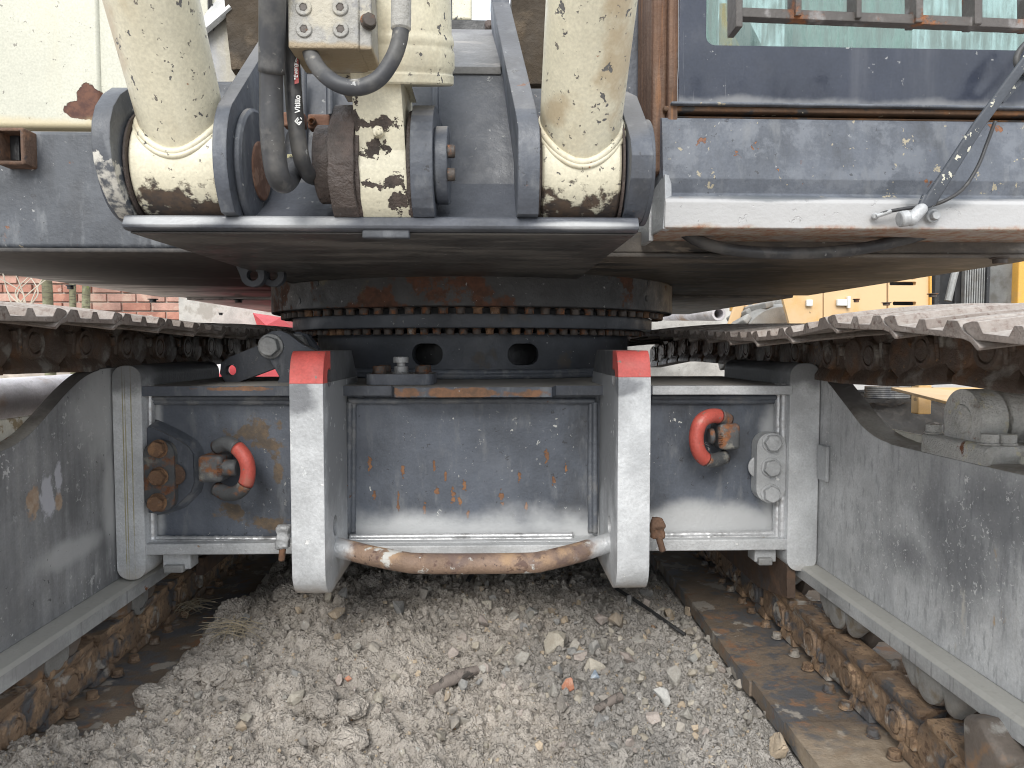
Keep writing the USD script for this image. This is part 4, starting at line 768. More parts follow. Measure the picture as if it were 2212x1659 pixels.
kp = part(EX, 'keeper_plate', prism_y(obround(312, 381, 951, 1104, 2.11), 2.102, 2.135), 'eye_steel', smooth=30, label='rusty keeper plate with three bolts')
part(EX, 'pin_head', lathe([(.03, 0), (.031, .004), (.026, .008)], P(378, 1025, 2.118), -Y_AX, 28), 'rustmetal')
for k, (x, y) in enumerate(((343, 969), (344, 1029), (341, 1085))): part(kp, 'bolt', lumpy(sub(bolt(P(x, y, 2.1), -Y_AX, .0235, .02, k*.35+.2, 1.12, .004), .012), .0015, 70, k), 'bolt_rust', smooth=30)
kp = part(EX, 'keeper_plate', prism_y(obround(1634, 1694, 935, 1084, 2.125), 2.118, 2.163), 'silver', smooth=30, label='silver keeper plate with three bolts')
part(EX, 'pin_head', lathe([(.034, 0), (.035, .006), (.029, .01)], P(1640, 1008, 2.15), -Y_AX, 28), 'silver')
for k, (x, y) in enumerate(((1667, 956), (1665, 1010), (1664, 1066))): part(kp, 'bolt', bolt(P(x, y, 2.118), -Y_AX, .0245, .017, k*.3+.5, 1.18, .004), 'silver', smooth=30)
# --- lifting eyes
def eye(ring, n0, n1, blk, lab, mirror):
    a, b = P(*blk[:2], 2.10), P(*blk[2:], 2.10)
    e = part(EX, 'lifting_eye', rbox([a[0], 2.075, min(a[2], b[2])], [b[0], 2.17, max(a[2], b[2])], .012), 'eye_steel', smooth=40, label=lab)
    pts = np.array([P(x, y, d) for x, y, d in ring]); c = catmull(pts, 6)
    k0, k1 = n0*6, n1*6
    part(e, 'ring', tube(c[:k0+1], .0205, 18, 0), 'eye_steel', smooth=True); part(e, 'ring', tube(c[k1:], .0205, 18, 0), 'eye_steel', smooth=True)
    part(e, 'painted_ring', tube(c[k0:k1+1], .0208, 18, 0), 'eye_red', smooth=True)
    part(e, 'swivel', cyl([(b[0] if not mirror else a[0])-.01, 2.10, (a[2]+b[2])/2], [(b[0] if not mirror else a[0])+(.03 if not mirror else -.03)+.005, 2.10, (a[2]+b[2])/2], .024, 24), 'eye_steel', smooth=40)
    part(e, 'lettering', text_on('RUD', P(blk[2]-9 if not mirror else blk[0]+12, (blk[1]+blk[3])/2+18, 2.073)+[0, 0, 0], Z_AX, -X_AX, .012, .0015), 'eye_steel', smooth=False)
eye([(468, 966, 2.11), (490, 958, 2.09), (512, 968, 2.07), (530, 990, 2.06), (536, 1018, 2.06), (530, 1046, 2.06), (512, 1064, 2.07), (490, 1066, 2.09), (468, 1056, 2.11)], 2, 5, (432, 982, 487, 1040), 'lifting ring with red paint on its right side', False)
eye([(1572, 908, 2.11), (1553, 899, 2.09), (1530, 900, 2.07), (1512, 914, 2.06), (1504, 944, 2.06), (1509, 974, 2.06), (1524, 992, 2.07), (1545, 994, 2.09), (1566, 986, 2.11)], 1, 6, (1549, 914, 1594, 970), 'lifting ring with red paint on its left side', True)
# --- bolted block on the top flange
a, b = P(789, 830, 2.13), P(935, 830, 2.13)
bb = part(EX, 'bolted_block', prism_z(rr2(a[0], b[0], 2.13, 2.31, .02), ZT1+.001, ZT1+.032), 'dark', smooth=30)
zt_ = ZT1+.032
for x, y, h in ((a[0]+.035, 2.165, .02), (b[0]-.035, 2.165, .02), (a[0]+.035, 2.275, .02), (b[0]-.035, 2.275, .02)): part(bb, 'bolt', bolt([x, y, zt_], Z_AX, .019, h, x*9, 1.15, .003), 'bolt_dark')
xm_ = (a[0]+b[0])/2
part(bb, 'bolt', cat([bolt([xm_, 2.18, zt_], Z_AX, .021, .018, .3, 1.2, .004), cyl([xm_, 2.18, zt_], [xm_, 2.18, zt_+.05], .012, 20), place(hexa(.024, .017), [xm_, 2.18, zt_+.032], Z_AX, .5)]), 'bolt_zinc')
# --- steering arm with big hexagon bolt on the left
d0 = 2.3
lug_ = [(566, 742), (572, 724), (588, 715), (606, 714), (624, 722), (650, 742), (690, 762), (690, 830), (598, 830), (604, 815), (590, 790), (575, 762)]
lv = [P(x, y, d0) for x, y in lug_]
sp_ = part(EX, 'arm_lug', prism_y(Polygon([(v[0], v[2]) for v in lv]).buffer(-.006).buffer(.006), d0, d0+.05), 'dark', smooth=30)
part(sp_, 'bolt', [bolt(P(585, 748, d0), -Y_AX, .031, .026, .2, 1.25, .006)], 'bolt_zinc', smooth=20)
part(sp_, 'bolt_head', cat([place(hexa(.03, .03), P(648, 744, d0+.12), -Y_AX, .4), cyl(P(640, 744, d0+.2), P(640, 744, d0+.1), .036, 24)]), 'bolt_zinc', smooth=25)
part(sp_, 'rear_lug', prism_y([(P(x, y, d0+.12)[0], P(x, y, d0+.12)[2]) for x, y in ((620, 726), (640, 716), (662, 722), (690, 760), (690, 830), (620, 830))], d0+.13, d0+.17), 'dark')
av = [P(x, y, d0+.05) for x, y in ((478, 806), (480, 786), (496, 775), (570, 745), (610, 740), (610, 785), (512, 822), (490, 824))]
arm_ = Polygon([(v[0], v[2]) for v in av]).buffer(.006).difference(Point(P(497, 800, d0+.05)[0], P(497, 800, d0+.05)[2]).buffer(.017))
part(EX, 'steering_arm', prism_y(arm_, d0+.055, d0+.085), 'dark', smooth=30)
# --- slewing ring
CX, CY = XM, 3.14
sr = part(EX, 'slewing_ring', lathe([(.60, .0), (.812, .0), (.815, .003), (.815, .112), (.60, .112)], [CX, CY, zr(.124)], Z_AX, 160), 'ring', smooth=30)
part(sr, 'lower_ring', lathe([(.55, 0), (.733, 0), (.736, .003), (.736, .046), (.55, .046)], [CX, CY, zr(.0585)], Z_AX, 160), 'drum', smooth=30)
part(sr, 'seal', lathe([(.5, 0), (.70, 0), (.70, .03), (.5, .03)], [CX, CY, zr(.1)], Z_AX, 120), 'blackpart', smooth=30)
dr = cut(lathe([(.5, 0), (.645, 0), (.64, .01), (.64, .155), (.5, .155)], [CX, CY, ZT1+.001], Z_AX, 160), *[prism_y(rr2(P(px-34, 765, 2.5)[0], P(px+34, 765, 2.5)[0], P(px, 789, 2.5)[2], P(px, 742, 2.5)[2], .034), 2.4, 2.72) for px in (922, 1131)])
part(EX, 'turntable_drum', dr, 'drum', smooth=30)
part(EX, 'drum_core', lathe([(.30, 0), (.52, 0), (.52, .14), (.30, .14)], [CX, CY, ZT1+.006], Z_AX, 48), 'blackpart')
part(EX, 'weld_bead', [tube([[CX+.652*math.cos(t), CY+.652*math.sin(t), ZT1+.012+.011*k] for t in np.linspace(-math.pi*.96, -math.pi*.04, 120)], .011, 8, 0) for k in (0, 1)], 'weld_dark', smooth=True)
for nb, R_, z_, hh, r0 in ((46, .765, zr(.124), .018, .016), (52, .685, zr(.0585), .017, .015)):
    for k in range(nb):
        t = -math.pi + (k+.5)*math.pi/nb*1.0
        t = -math.pi*1.02 + k*(math.pi*1.04)/(nb-1)
        if not (-math.pi*1.02 <= t <= math.pi*.02): continue
        part(sr, 'bolt', bolt([CX+R_*math.cos(t), CY+R_*math.sin(t), z_], -Z_AX, r0, hh, k*1.3, 1.2, .004), 'bolt_rust' if rs.random() < .18 else 'bolt_dark')
for px, py in ((684, 612), (646, 650), (1402, 612), (1398, 645), (1448, 612)):
    t = None
    v_ = P(px, py, 2.5); dx = v_-CAM; dx /= np.linalg.norm(dx)
    o = CAM[:2]-[CX, CY]; A_ = dx[:2].dot(dx[:2]); B_ = 2*o.dot(dx[:2]); C_ = o.dot(o)-.815**2; disc = B_*B_-4*A_*C_
    if disc <= 0: continue
    q = CAM+dx*((-B_-math.sqrt(disc))/(2*A_)); nrm = np.r_[q[:2]-[CX, CY], 0]; nrm /= np.linalg.norm(nrm)
    part(sr, 'port', lathe([(.007, -.001), (.011, -.001), (.0115, .001), (.007, .0012)], q, nrm, 20), 'blackpart')
# tie-down lugs under the deck
for px, d in ((545, 2.15), (588, 2.2)):
    c_ = P(px, 594, d); R_ = .034
    poly = union_all([Point(c_[0], c_[2]).buffer(R_), Polygon([(c_[0]-.055, zr(.25)), (c_[0]+.03, zr(.25)), (c_[0]+R_*.97, c_[2]), (c_[0]-R_*.8, c_[2]-R_*.55)])]).difference(Point(c_[0], c_[2]).buffer(.016))
    part(EX, 'tie_down_lug', prism_y(poly, d, d+.03), 'drum', smooth=30)

# --- track frames, tracks
def frame(side):
    R = side > 0
    Xw = P(1771, 1000, 2.1)[0] if R else P(243, 1000, 2.1)[0]
    s = 1 if R else -1
    zb, zft, zfb = (zr(-.637), zr(-.640), zr(-.683)) if R else (zr(-.665), zr(-.668), zr(-.715))
    if R: top = [(2.72, -.09), (2.12, -.094), (2.06, -.105), (2.0, -.135), (1.93, -.172), (1.87, -.203), (1.81, -.222), (1.74, -.232), (1.6, -.234), (.6, -.224)]
    else: top = [(2.72, -.06), (2.12, -.062), (2.04, -.067), (1.97, -.082), (1.90, -.112), (1.84, -.145), (1.77, -.185), (1.71, -.212), (1.63, -.229), (1.5, -.236), (.6, -.236)]
    tp = catmull(np.array([(0, y, zr(z)) for y, z in top]), 4)[:, 1:]
    poly = Polygon(list(map(tuple, tp)) + [(.6, zb), (2.72, zb)])
    xi, xo = Xw, Xw + s*.24
    wall = prism_x(poly, min(xi, Xw+s*.022), max(xi, Xw+s*.022))
    fp = part(EX, 'track_frame', wall, 'frame_r' if R else 'frame_l', smooth=40, label=('right' if R else 'left') + ' track frame side wall')
    # top cover with dusty sloping edge
    cov = []
    for i in range(len(tp)-1):
        (y0, z0), (y1, z1) = tp[i], tp[i+1]
        cov.append((y0, z0)); 
    cov.append(tuple(tp[-1]))
    V, Fc = [], []
    cw_ = .062 if R else .034
    prof = [(0.001, .0), (.008, .005), (cw_*.6, .007), (cw_, .006), (cw_, -.05)]
    for (y, z) in cov:
        for dx, dz in prof: V.append([Xw+s*dx, y, z+dz])
    n_ = len(prof)
    for i in range(len(cov)-1):
        for j in range(n_-1):
            a = i*n_+j; q = [a, a+1, a+n_+1, a+n_]
            Fc += ([[q[0], q[1], q[2]], [q[0], q[2], q[3]]] if R else [[q[0], q[2], q[1]], [q[0], q[3], q[2]]])
    M['frame_cover'] = M.get('frame_cover') or worn('frame_cover', (.33, .31, .275), [dict(k='noise', s=9., a=.48, b=.66, c=(.22, .19, .155), ro=.9), dict(k='noise', s=8., off=(2, 2, 2), a=.58, b=.7, c=(.36, .35, .33)), L_rust(18., .62, .7), dict(k='band', a=zr(-.2), b=zr(-.13), amp=.05, c=(.085, .078, .072))], rough=.65, bump=.003)
    part(fp, 'top_cover', trimesh.Trimesh(V, Fc, process=False), 'frame_cover', smooth=50)
    # raised cream lip on the far side of the frame top, and outer wall
    xl = Xw+s*(cw_+.001)
    part(fp, 'cream_lip', rbox([min(xl, xl+s*.012), .6, zr(-.30)], [max(xl, xl+s*.012), 2.5, zr(-.211 if R else -.166)], .003), 'creamlip')
    part(fp, 'outer_wall', box([min(xl+s*.02, xo), .6, zb], [max(xl+s*.02, xo), 4.4, zr(-.30)]), 'black')
    part(fp, 'inner_wall_rear', box([min(xi, xo), 2.72, zb], [max(xi, xo), 4.4, zr(-.20)]), 'dark')
    # bottom flange
    xf = Xw - s*(.048 if R else .060)
    pf = [(Xw+s*.03, zb-.001), (Xw-s*.006, zb-.001), (xf+s*.010, zft-.001), (xf, zft-.008), (xf, zfb+.004), (xf+s*.006, zfb), (Xw+s*.12, zfb)]
    part(fp, 'bottom_rail', prism_y(pf if R else pf[::-1], .6, 4.4), 'flange', smooth=20)
    return Xw, s, zfb
XWR, _, ZFR = frame(1)
XWL, _, ZFL = frame(-1)

# track shoe cross section: u runs away from the camera, z outward from the plate
SEC = [(-.030, -.020), (-.024, -.025), (-.006, -.006), (.012, 0), (.204, 0), (.222, .014), (.238, .030), (.234, .037), (.216, .044), (.203, .044), (.190, .017), (.136, .015), (.128, .040), (.112, .040), (.104, .015), (.062, .015), (.053, .043), (.028, .043), (.012, .017), (-.008, .006), (-.024, -.012)]
SECP = Polygon([(a, b*.60) for a, b in SEC]).buffer(-.003, quad_segs=3).buffer(.003, quad_segs=3).simplify(.0004)
PITCH_T = .2195
def shoe(x_in, x_out, droop, low=False):
    """a shoe with its ends bent; plate underside at z = 0"""
    n_ = 14; m_ = extr(SECP, 1.0); ring = np.array(SECP.exterior.coords)[:-1]
    ts = np.r_[0, .004, np.linspace(.03, 1, n_)**1.3]; ts = np.r_[ts[ts < .55], 1-ts[ts < .45][::-1]]
    V, Fc, k = [], [], len(ring)
    for t in ts:
        x = x_in + (x_out-x_in)*t; e = min(abs(x-x_in), abs(x-x_out)); dz = -droop*max(0, 1-e/.30)**1.7
        sh = .0015 if t in (0, 1) else 0
        c = np.array([.1, .015]); rg_ = c + (ring-c)*(1-sh*8)
        V.append(np.c_[np.full(k, x), rg_[:, 0], rg_[:, 1]+dz])
    for i in range(len(ts)-1):
        for j in range(k):
            a, b = i*k+j, i*k+(j+1) % k; Fc += [[a, b, b+k], [a, b+k, a+k]]
    cap = trimesh.creation.triangulate_polygon(Polygon(ring), engine='earcut')
    cv, cf = cap; kd = cKDTree(ring); im = kd.query(cv)[1]
    Fc += [[im[f[0]], im[f[2]], im[f[1]]] for f in cf]; o = (len(ts)-1)*k; Fc += [[o+im[f[0]], o+im[f[1]], o+im[f[2]]] for f in cf]
    m = trimesh.Trimesh(np.vstack(V), Fc, process=False)
    if x_out < x_in: m.faces = m.faces[:, ::-1]
    trimesh.repair.fix_normals(m)
    return m
def link(s, seed):
    """inner track link: x = 0 is its inner face, s points outward, z = 0 at the shoe; hangs to -.135"""
    ms = []
    body = rbox([0, .012, -.125], [.05, .205, -.004], .02); ms.append(body)
    ms.append(rbox([.008, -.045, -.11], [.06, .03, -.015], .018))                     # recessed end behind the next link
    ms.append(hull([[-.016, .0, -.135], [-.016, .0, -.120], [.004, .02, -.092], [.05, .0, -.135], [.05, .02, -.09], [-.016, .186, -.135], [-.016, .186, -.12], [.004, .170, -.092], [.05, .19, -.135], [.05, .17, -.09]]))
    ms.append(hull([[-.012, -.02, -.004], [-.012, .085, -.004], [.03, -.02, -.004], [.03, .085, -.004], [-.008, -.01, -.022], [-.004, .075, -.034], [.03, .075, -.034], [.03, -.01, -.022]]))  # shoe strap
    ms.append(lathe([(.042, 0), (.042, .006), (.036, .017), (.027, .017), (.026, .012), (.024, .012), (.022, .017)], [0.004, .095, -.062], -X_AX, 28))
    ms.append(cyl([-.004, .195, -.065], [.05, .195, -.065], .058, 24, .012))
    ms.append(rbox([-.008, .045, -.09], [.03, .058, -.03], .005))
    ms.append(rbox([-.012, .02, -.062], [.02, .036, -.035], .004))
    m = cat(ms); m.vertices[:, 0] *= s
    if s < 0: m.faces = m.faces[:, ::-1]
    return lumpy(m, .002, 40, seed)
def track(side):
    R = side > 0; s = 1 if R else -1
    xi = PIN_R if R else PIN_L; xo = xi + s*.72; xc = .90 if R else -1.035; xu = .947 if R else -1.082
    tr_ = part(EX, 'track', cat([cyl([xc+s*.02, .75+.2195*k, zr(-.83)], [xc+s*.26, .75+.2195*k, zr(-.83)], .02, 10) for k in range(16)]), 'chain_low', label=('right' if R else 'left') + ' track')
    # height of the upper run at the inner end of the shoes
    if R: ys, zs = [.4, .8, .98, 1.2, 1.38, 1.5, 1.71, 1.94, 2.2, 2.6, 3.1, 3.6, 4.4], [-.03, -.008, .004, .022, .036, .039, .018, .012, .018, .03, .043, .04, -.02]
    else: ys, zs = [.4, 1.0, 1.3, 1.62, 1.9, 2.2, 2.6, 3.0, 3.4, 4.0, 4.4], [.03, .036, .044, .050, .046, .038, .034, .042, .05, .03, -.02]
    ys2 = np.linspace(.4, 4.4, 400); z2 = np.interp(ys2, ys, zs); ker = np.hanning(17); ker /= ker.sum(); z2 = np.convolve(np.pad(z2, 8, mode='edge'), ker, 'valid')
    zf = lambda y: float(np.interp(y, ys2, z2))
    DR = .024
    base = shoe(xi, xo, DR); lk = [link(s, k) for k in range(4)]
    y0 = 1.293-.2195*4-.236 if R else 1.70-.2195*5-.236
    k = 0; y = y0
    while y < 4.3:
        z0, z1 = zf(y), zf(y+PITCH_T); ang = math.atan2(z1-z0, PITCH_T)
        T = trimesh.transformations.rotation_matrix(ang, X_AX)
        m = base.copy(); m.apply_transform(T); m.apply_translation([0, y, zr(z0)+DR*.96])
        part(tr_, 'track_shoe', m, 'shoe', smooth=25)
        l = lk[k % 4].copy(); l.apply_transform(T); l.apply_translation([xu, y, zr(z0)+DR*.93]); part(tr_, 'track_link', l, 'chain', smooth=40)
        y += math.cos(ang)*PITCH_T; k += 1
    # lower run, lying on the ground, plates upside down
    lo_, hi_ = min(xi, xo), max(xi, xo)
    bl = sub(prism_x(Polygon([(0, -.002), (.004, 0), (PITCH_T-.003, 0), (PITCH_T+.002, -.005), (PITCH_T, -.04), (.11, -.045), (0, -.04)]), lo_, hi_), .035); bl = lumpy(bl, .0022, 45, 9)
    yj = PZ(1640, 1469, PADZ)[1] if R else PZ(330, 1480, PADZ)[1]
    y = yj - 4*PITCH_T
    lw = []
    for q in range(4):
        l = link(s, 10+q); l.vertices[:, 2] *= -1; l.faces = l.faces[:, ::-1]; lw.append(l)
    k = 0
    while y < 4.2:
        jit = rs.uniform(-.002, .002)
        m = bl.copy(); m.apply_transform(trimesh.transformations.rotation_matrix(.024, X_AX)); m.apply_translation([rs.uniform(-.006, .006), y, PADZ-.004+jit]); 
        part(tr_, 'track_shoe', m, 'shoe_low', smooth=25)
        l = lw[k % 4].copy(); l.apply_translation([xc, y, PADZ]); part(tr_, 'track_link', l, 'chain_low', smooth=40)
        for u_ in (.06, .15): 
            if y > 1.2: part(tr_, 'shoe_bolt', bolt([xc-s*.028, y+u_, PADZ+.0], Z_AX, .014, .014, u_*30+k, 1.2, .004), 'chain_low')
        y += PITCH_T; k += 1
    return tr_
track(1); track(-1)
# rollers under the frames
def roller(Xw, s, y, z, cap):
    x0 = Xw - s*.034
    r_ = part(EX, 'bottom_roller', lathe([(.044, 0), (.050, .004), (.051, .028), (.055, .034), (.056, .044), (.098, .048), (.100, .056), (.100, .066), (.082, .074), (.082, .15), (.09, .16)], [x0, y, z], [s, 0, 0], 40), 'roller', smooth=30)
    part(r_, 'end_cap', lathe([(.046, 0), (.048, -.004), (.038, -.008), (.036, -.006), (.010, -.0065), (.007, -.011)][::-1] if False else [(.010, -.012), (.034, -.008), (.037, -.009), (.0475, -.006), (.0485, .0)], [x0, y, z], [s, 0, 0], 36), 'rollercap', smooth=30)
    part(r_, 'saddle', [hull(np.vstack([_sph*.022+[x0+s*.018, y+dy, z+dz] for dy, dz in ((sg_*.045, .01), (sg_*.10, .015), (sg_*.095, .0), (sg_*.065, -.028))] + [_sph*.02+[x0+s*.06, y+sg_*.08, z+.01]])) for sg_ in (1, -1)], 'rollercap' if cap else 'roller', smooth=35)
for k, y in enumerate((1.08, 1.487, 1.90, 2.31, 2.72, 3.13, 3.54)): roller(XWR, 1, y, zr(-.697), True)
for k, y in enumerate((1.02, 1.33, 1.745, 2.16, 2.57, 2.98, 3.4)): roller(XWL, -1, y, zr(-.735), False)
# chain guides under the frames
for Xw, s, pts in ((XWR, 1, [(1527, 1190), (1700, 1190), (1700, 1292), (1640, 1298), (1612, 1286)]), (XWL, -1, [(560, 1205), (440, 1205), (440, 1290), (470, 1320), (500, 1310)])):
    q = [PX(x, y, Xw-s*.085) for x, y in pts]
    poly = Polygon([(min(v[1], 4.0), max(v[2], .17)) for v in q]).convex_hull
    part(EX, 'chain_guide', prism_x(poly, min(Xw-s*.085, Xw-s*.06), max(Xw-s*.085, Xw-s*.06)), 'guide', smooth=20)
# roller guard bracket at the near right
part(EX, 'guard_bracket', hull(np.vstack([PX(x, y, .88)+[dx, 0, 0]+_sph*.018 for x, y in ((2106, 1566), (2128, 1572), (2168, 1640), (2110, 1700)) for dx in (.0, .04)])), 'roller', smooth=40)
part(EX, 'shim', rbox(PX(1783, 1042, XWR-.012), PX(1771, 958, XWR)-[0, .01, 0], .004), 'silver')
stone_at('/World', 'concrete_lump', 2160, 1645, 48, 'stone_white', 71, 'pale broken concrete lump at the bottom right corner beside the track', 'stone', zoff=1.3)
# carrier rollers on top of the frames
def carrier(Xw, s, px, py, y, mats=('carrier', 'roller')):
    c = P(px, py, y); x0 = c[0]
    ct = part(EX, 'carrier_roller', lathe([(.03, 0), (.058, .012), (.062, .03), (.062, .09)], [x0+s*.055, y, c[2]], [s, 0, 0], 40), mats[0], smooth=30)
    hs = union_all([Point(y, c[2]).buffer(.062, quad_segs=12), sbox(y-.058, zr(-.235), y+.058, c[2])])
    part(ct, 'support', prism_x(hs, min(x0, x0+s*.055), max(x0, x0+s*.055)), mats[0], smooth=30)
    part(ct, 'end_plug', lathe([(.018, -.006), (.029, -.004), (.031, .0)], [x0, y, c[2]], [s, 0, 0], 28), mats[0], smooth=30)
    part(ct, 'base', rbox([min(x0-s*.02, x0+s*.13), y-.115, zr(-.24)], [max(x0-s*.02, x0+s*.13), y+.115, zr(-.192)], .01), mats[0], smooth=30)
    for dx, dy in ((-.003, .09), (-.003, -.09), (.09, -.09), (.03, -.092)): part(ct, 'bolt', bolt([x0+s*dx, y+dy, zr(-.192)], Z_AX, .017, .017, dx*40+dy*9, 1.15, .004), 'carrier')
    part(ct, 'roller_flange', lathe([(.06, 0), (.098, .004), (.102, .016), (.102, .03), (.085, .04), (.08, .12)], [x0+s*.125, y, c[2]], [s, 0, 0], 44), mats[1], smooth=30)
carrier(XWR, 1, 2078, 905, 1.495)
carrier(XWR, 1, 1500, 890, 3.3)
carrier(XWL, -1, 640, 870, 3.4)
part(EX, 'track_block', rbox([XWL-.115, 1.98, zr(-.26)], [XWL-.06, 2.05, zr(-.165)], .006), 'carrier')

# --- upper structure
ZB = zr(.240)
DF = 1.90
dl = part(EX, 'deck_frame', rbox([-1.56, DF, ZB+.004], [-.30, 4.9, P(100, 281, DF)[2]], .012), 'deck', smooth=30, label='blue grey side deck left of the boom')
XBL, XBR = P(263, 490, 1.43)[0], P(1381, 500, 1.43)[0]
dr_ = part(EX, 'deck_frame', rbox([.02, 1.955, ZB+.004], [1.46, 4.9, P(1800, 502, 1.955)[2]], .006), 'belly_r', smooth=30)
part(EX, 'belly_plate', [rbox([-1.57, 1.885, ZB-.008], [XM-.35, 3.6, ZB+.003], .003), rbox([-1.45, 3.6, ZB-.020], [XM-.2, 5.2, ZB-.006], .003)], 'belly', smooth=20, label='glossy oil stained belly plate on the left')
part(EX, 'belly_plate', [rbox([XM+.30, 1.94, ZB-.008], [1.47, 3.4, ZB+.003], .003), rbox([XM+.2, 3.4, ZB-.018], [1.40, 5.2, ZB-.006], .003)], 'belly_r', smooth=20, label='dusty brown belly plate on the right')
part(EX, 'deck_centre', box([XBL, 2.5, ZB+.001], [XBR, 5.2, zr(.30)]), 'black')
part(EX, 'counterweight', rbox([-1.5, 5.2, ZB+.05], [1.4, 6.0, zr(1.3)], .1), 'cover')
for px, py, b in ((152, 616, 0), (330, 640, 1), (515, 641, 1), (480, 672, 0), (2015, 634, 1), (1915, 648, 1), (2160, 556, 1), (1850, 640, 0)):
    p = PZ(px, py, ZB-.008)
    part(EX, 'belly_bolt', bolt([p[0], min(p[1], 5.0), ZB-.008 if p[1] < 3.4 else ZB-.02], -Z_AX, .012 if not b else .017, .012, px, 1.4, .004), 'blackpart' if px < 1000 else 'bolt_dark')
# boom foot base
zl = P(820, 497, 1.43)[2]; zs_ = P(820, 470, 1.46)[2]
M['foot'] = worn('boom_foot', (.068, .074, .088), [dict(k='noise', s=9., a=.5, b=.7, c=(.10, .105, .12), amt=.6), dict(k='patch', at=[(P(375, 478, 1.45), (.085, .06, .013)), (P(630, 478, 1.45), (.10, .05, .017)), (P(1260, 490, 1.45), (.09, .05, .008))], amp=.35, s=7., soft=.4, c=(.36, .365, .37), me=.2, ro=.45), L_spk, L_spk2], rough=.45)
part(EX, 'boom_foot_base', prism_x([(2.7, zl), (1.445, zl), (1.434, zl+.004), (1.431, zl+.009), (1.440, zs_-.004), (1.448, zs_), (1.50, zs_+.004), (2.7, zs_+.004)], XBL, XBR), 'foot', smooth=20)
part(EX, 'boom_foot_underside', rbox([XBL+.004, 1.455, zl-.004], [XBR-.004, 2.62, zl-.0005], .001), 'black')
# sloping back panel between the inner ears
pb = [(1.475, zs_-.003), (1.53, P(700, 452, 1.53)[2]), (1.58, P(700, 430, 1.58)[2]), (1.62, P(700, 395, 1.62)[2]), (1.70, P(900, 158, 1.70)[2])]
pb2 = [(y+.03, z+.012) for y, z in pb][::-1]
XPL, XPR = -.505, P(1112, 300, 1.66)[0]
part(EX, 'back_panel', prism_x(pb + pb2, XPL, XPR), 'foot', smooth=25)
M['toppanel'] = worn('upper_panel', (.22, .215, .21), [dict(k='noise', s=8., st=(.5, 1, 1.4), a=.5, b=.68, c=(.15, .145, .15)), dict(k='noise', s=16., st=(.4, 1, 1.5), a=.6, b=.7, c=(.32, .3, .28))], rough=.6)
pu = [(1.695, P(900, 158, 1.695)[2]), (1.692, P(900, 143, 1.692)[2]), (1.97, P(900, 62, 1.97)[2])]
part(EX, 'back_panel', prism_x(pu + [(y+.03, z-.006) for y, z in pu][::-1], XPL, P(1080, 100, 1.8)[0]), 'toppanel', smooth=20)
part(EX, 'weld_bead', weld(P(1078, 60, 1.95), P(1096, 150, 1.70), .008, 32, 1), 'weld', smooth=True)
part(EX, 'panel_rib', [tube([P(x, y0, 1.655-.0), P(x+1, y1, 1.63)], .008, 10, 2) for x, y0, y1 in ((655, 150, 420), (940, 178, 260), (712, 165, 250))], 'foot', smooth=True)
# ears
PCY, PCZ = 1.53, zr(.352)
def arc(cy, cz, r, a0, a1, n=14): return [(cy+r*math.cos(t), cz+r*math.sin(t)) for t in np.linspace(math.radians(a0), math.radians(a1), n)]
zfoot = zs_-.002
inner = arc(PCY, PCZ, .150, 223, 140) + [(1.752, zr(.736)), (2.25, zr(.95)), (2.25, zfoot), (1.45, zfoot)]
XI0, XI1 = P(462, 300, 1.39)[0], P(491, 330, 1.385)[0]
ei = part(EX, 'boom_ear', prism_x(inner, XI0, XI1), 'dark', smooth=30, label='left inner boom mounting plate with round boss')
bs_ = P(541, 350, 1.5); bs_[1] = PCY
part(ei, 'boss', lathe([(.115, 0), (.119, .004), (.119, .012), (.113, .016), (.060, .016)], [XI1, PCY, PCZ], X_AX, 56), 'dark', smooth=30)
part(ei, 'pin_end', lathe([(.057, 0), (.0575, .019), (.054, .0205)], [XI1, PCY, PCZ], X_AX, 44), 'pinplate', smooth=30)
XO0, XO1 = P(199, 290, 1.385)[0], P(239, 292, 1.385)[0]
outer_l = [(2.0, zr(.50)), (1.50, zr(.503)), (1.462, zr(.492)), (1.425, zr(.467)), (1.398, zr(.437)), (1.384, zr(.405)), (1.381, zr(.37)), (1.388, zr(.335)), (1.405, zr(.302)), (1.435, zr(.270)), (1.475, zr(.249)), (1.53, zfoot), (2.0, zfoot)]
M['ear_scr'] = worn('scratched_ear', (.078, .084, .096), [L_scuff, dict(k='patch', at=[(P(240, 400, 1.4), (.05, .06, .03)), (P(225, 440, 1.4), (.05, .06, .02)), (P(215, 365, 1.39), (.05, .06, .02)), (P(262, 462, 1.45), (.05, .06, .02))], amp=1.9, s=28., soft=.06, c=(.50, .48, .43), brk=55.), L_spk, L_spk2, L_rust(9., .63, .7)], rough=.46)
eo = part(EX, 'boom_ear', prism_x(outer_l, XO0, XO1), 'ear_scr', smooth=30, label='left outer boom mounting plate with scratches')
part(eo, 'boss', lathe([(.10, 0), (.105, .004), (.105, .016), (.08, .02)], [XO0, PCY, PCZ], -X_AX, 44), 'dark', smooth=30)
XR0, XR1 = P(1364, 330, 1.385)[0], P(1411, 330, 1.385)[0]
outer_r = [(2.0, zr(.565)), (1.654, zr(.559)), (1.544, zr(.5125)), (1.435, zr(.423)), (1.395, zr(.385)), (1.381, zr(.352)), (1.392, zr(.312)), (1.43, zr(.272)), (1.48, zr(.25)), (1.53, zfoot), (2.0, zfoot)]
eo = part(EX, 'boom_ear', prism_x(outer_r, XR0, XR1), 'dark', smooth=25, label='right outer boom mounting plate')
part(eo, 'boss', lathe([(.10, 0), (.105, .004), (.105, .014), (.08, .018)], [XR1, PCY, PCZ], X_AX, 44), 'dark', smooth=30)
XJ0, XJ1 = P(1119, 300, 1.395)[0], P(1166, 330, 1.385)[0]
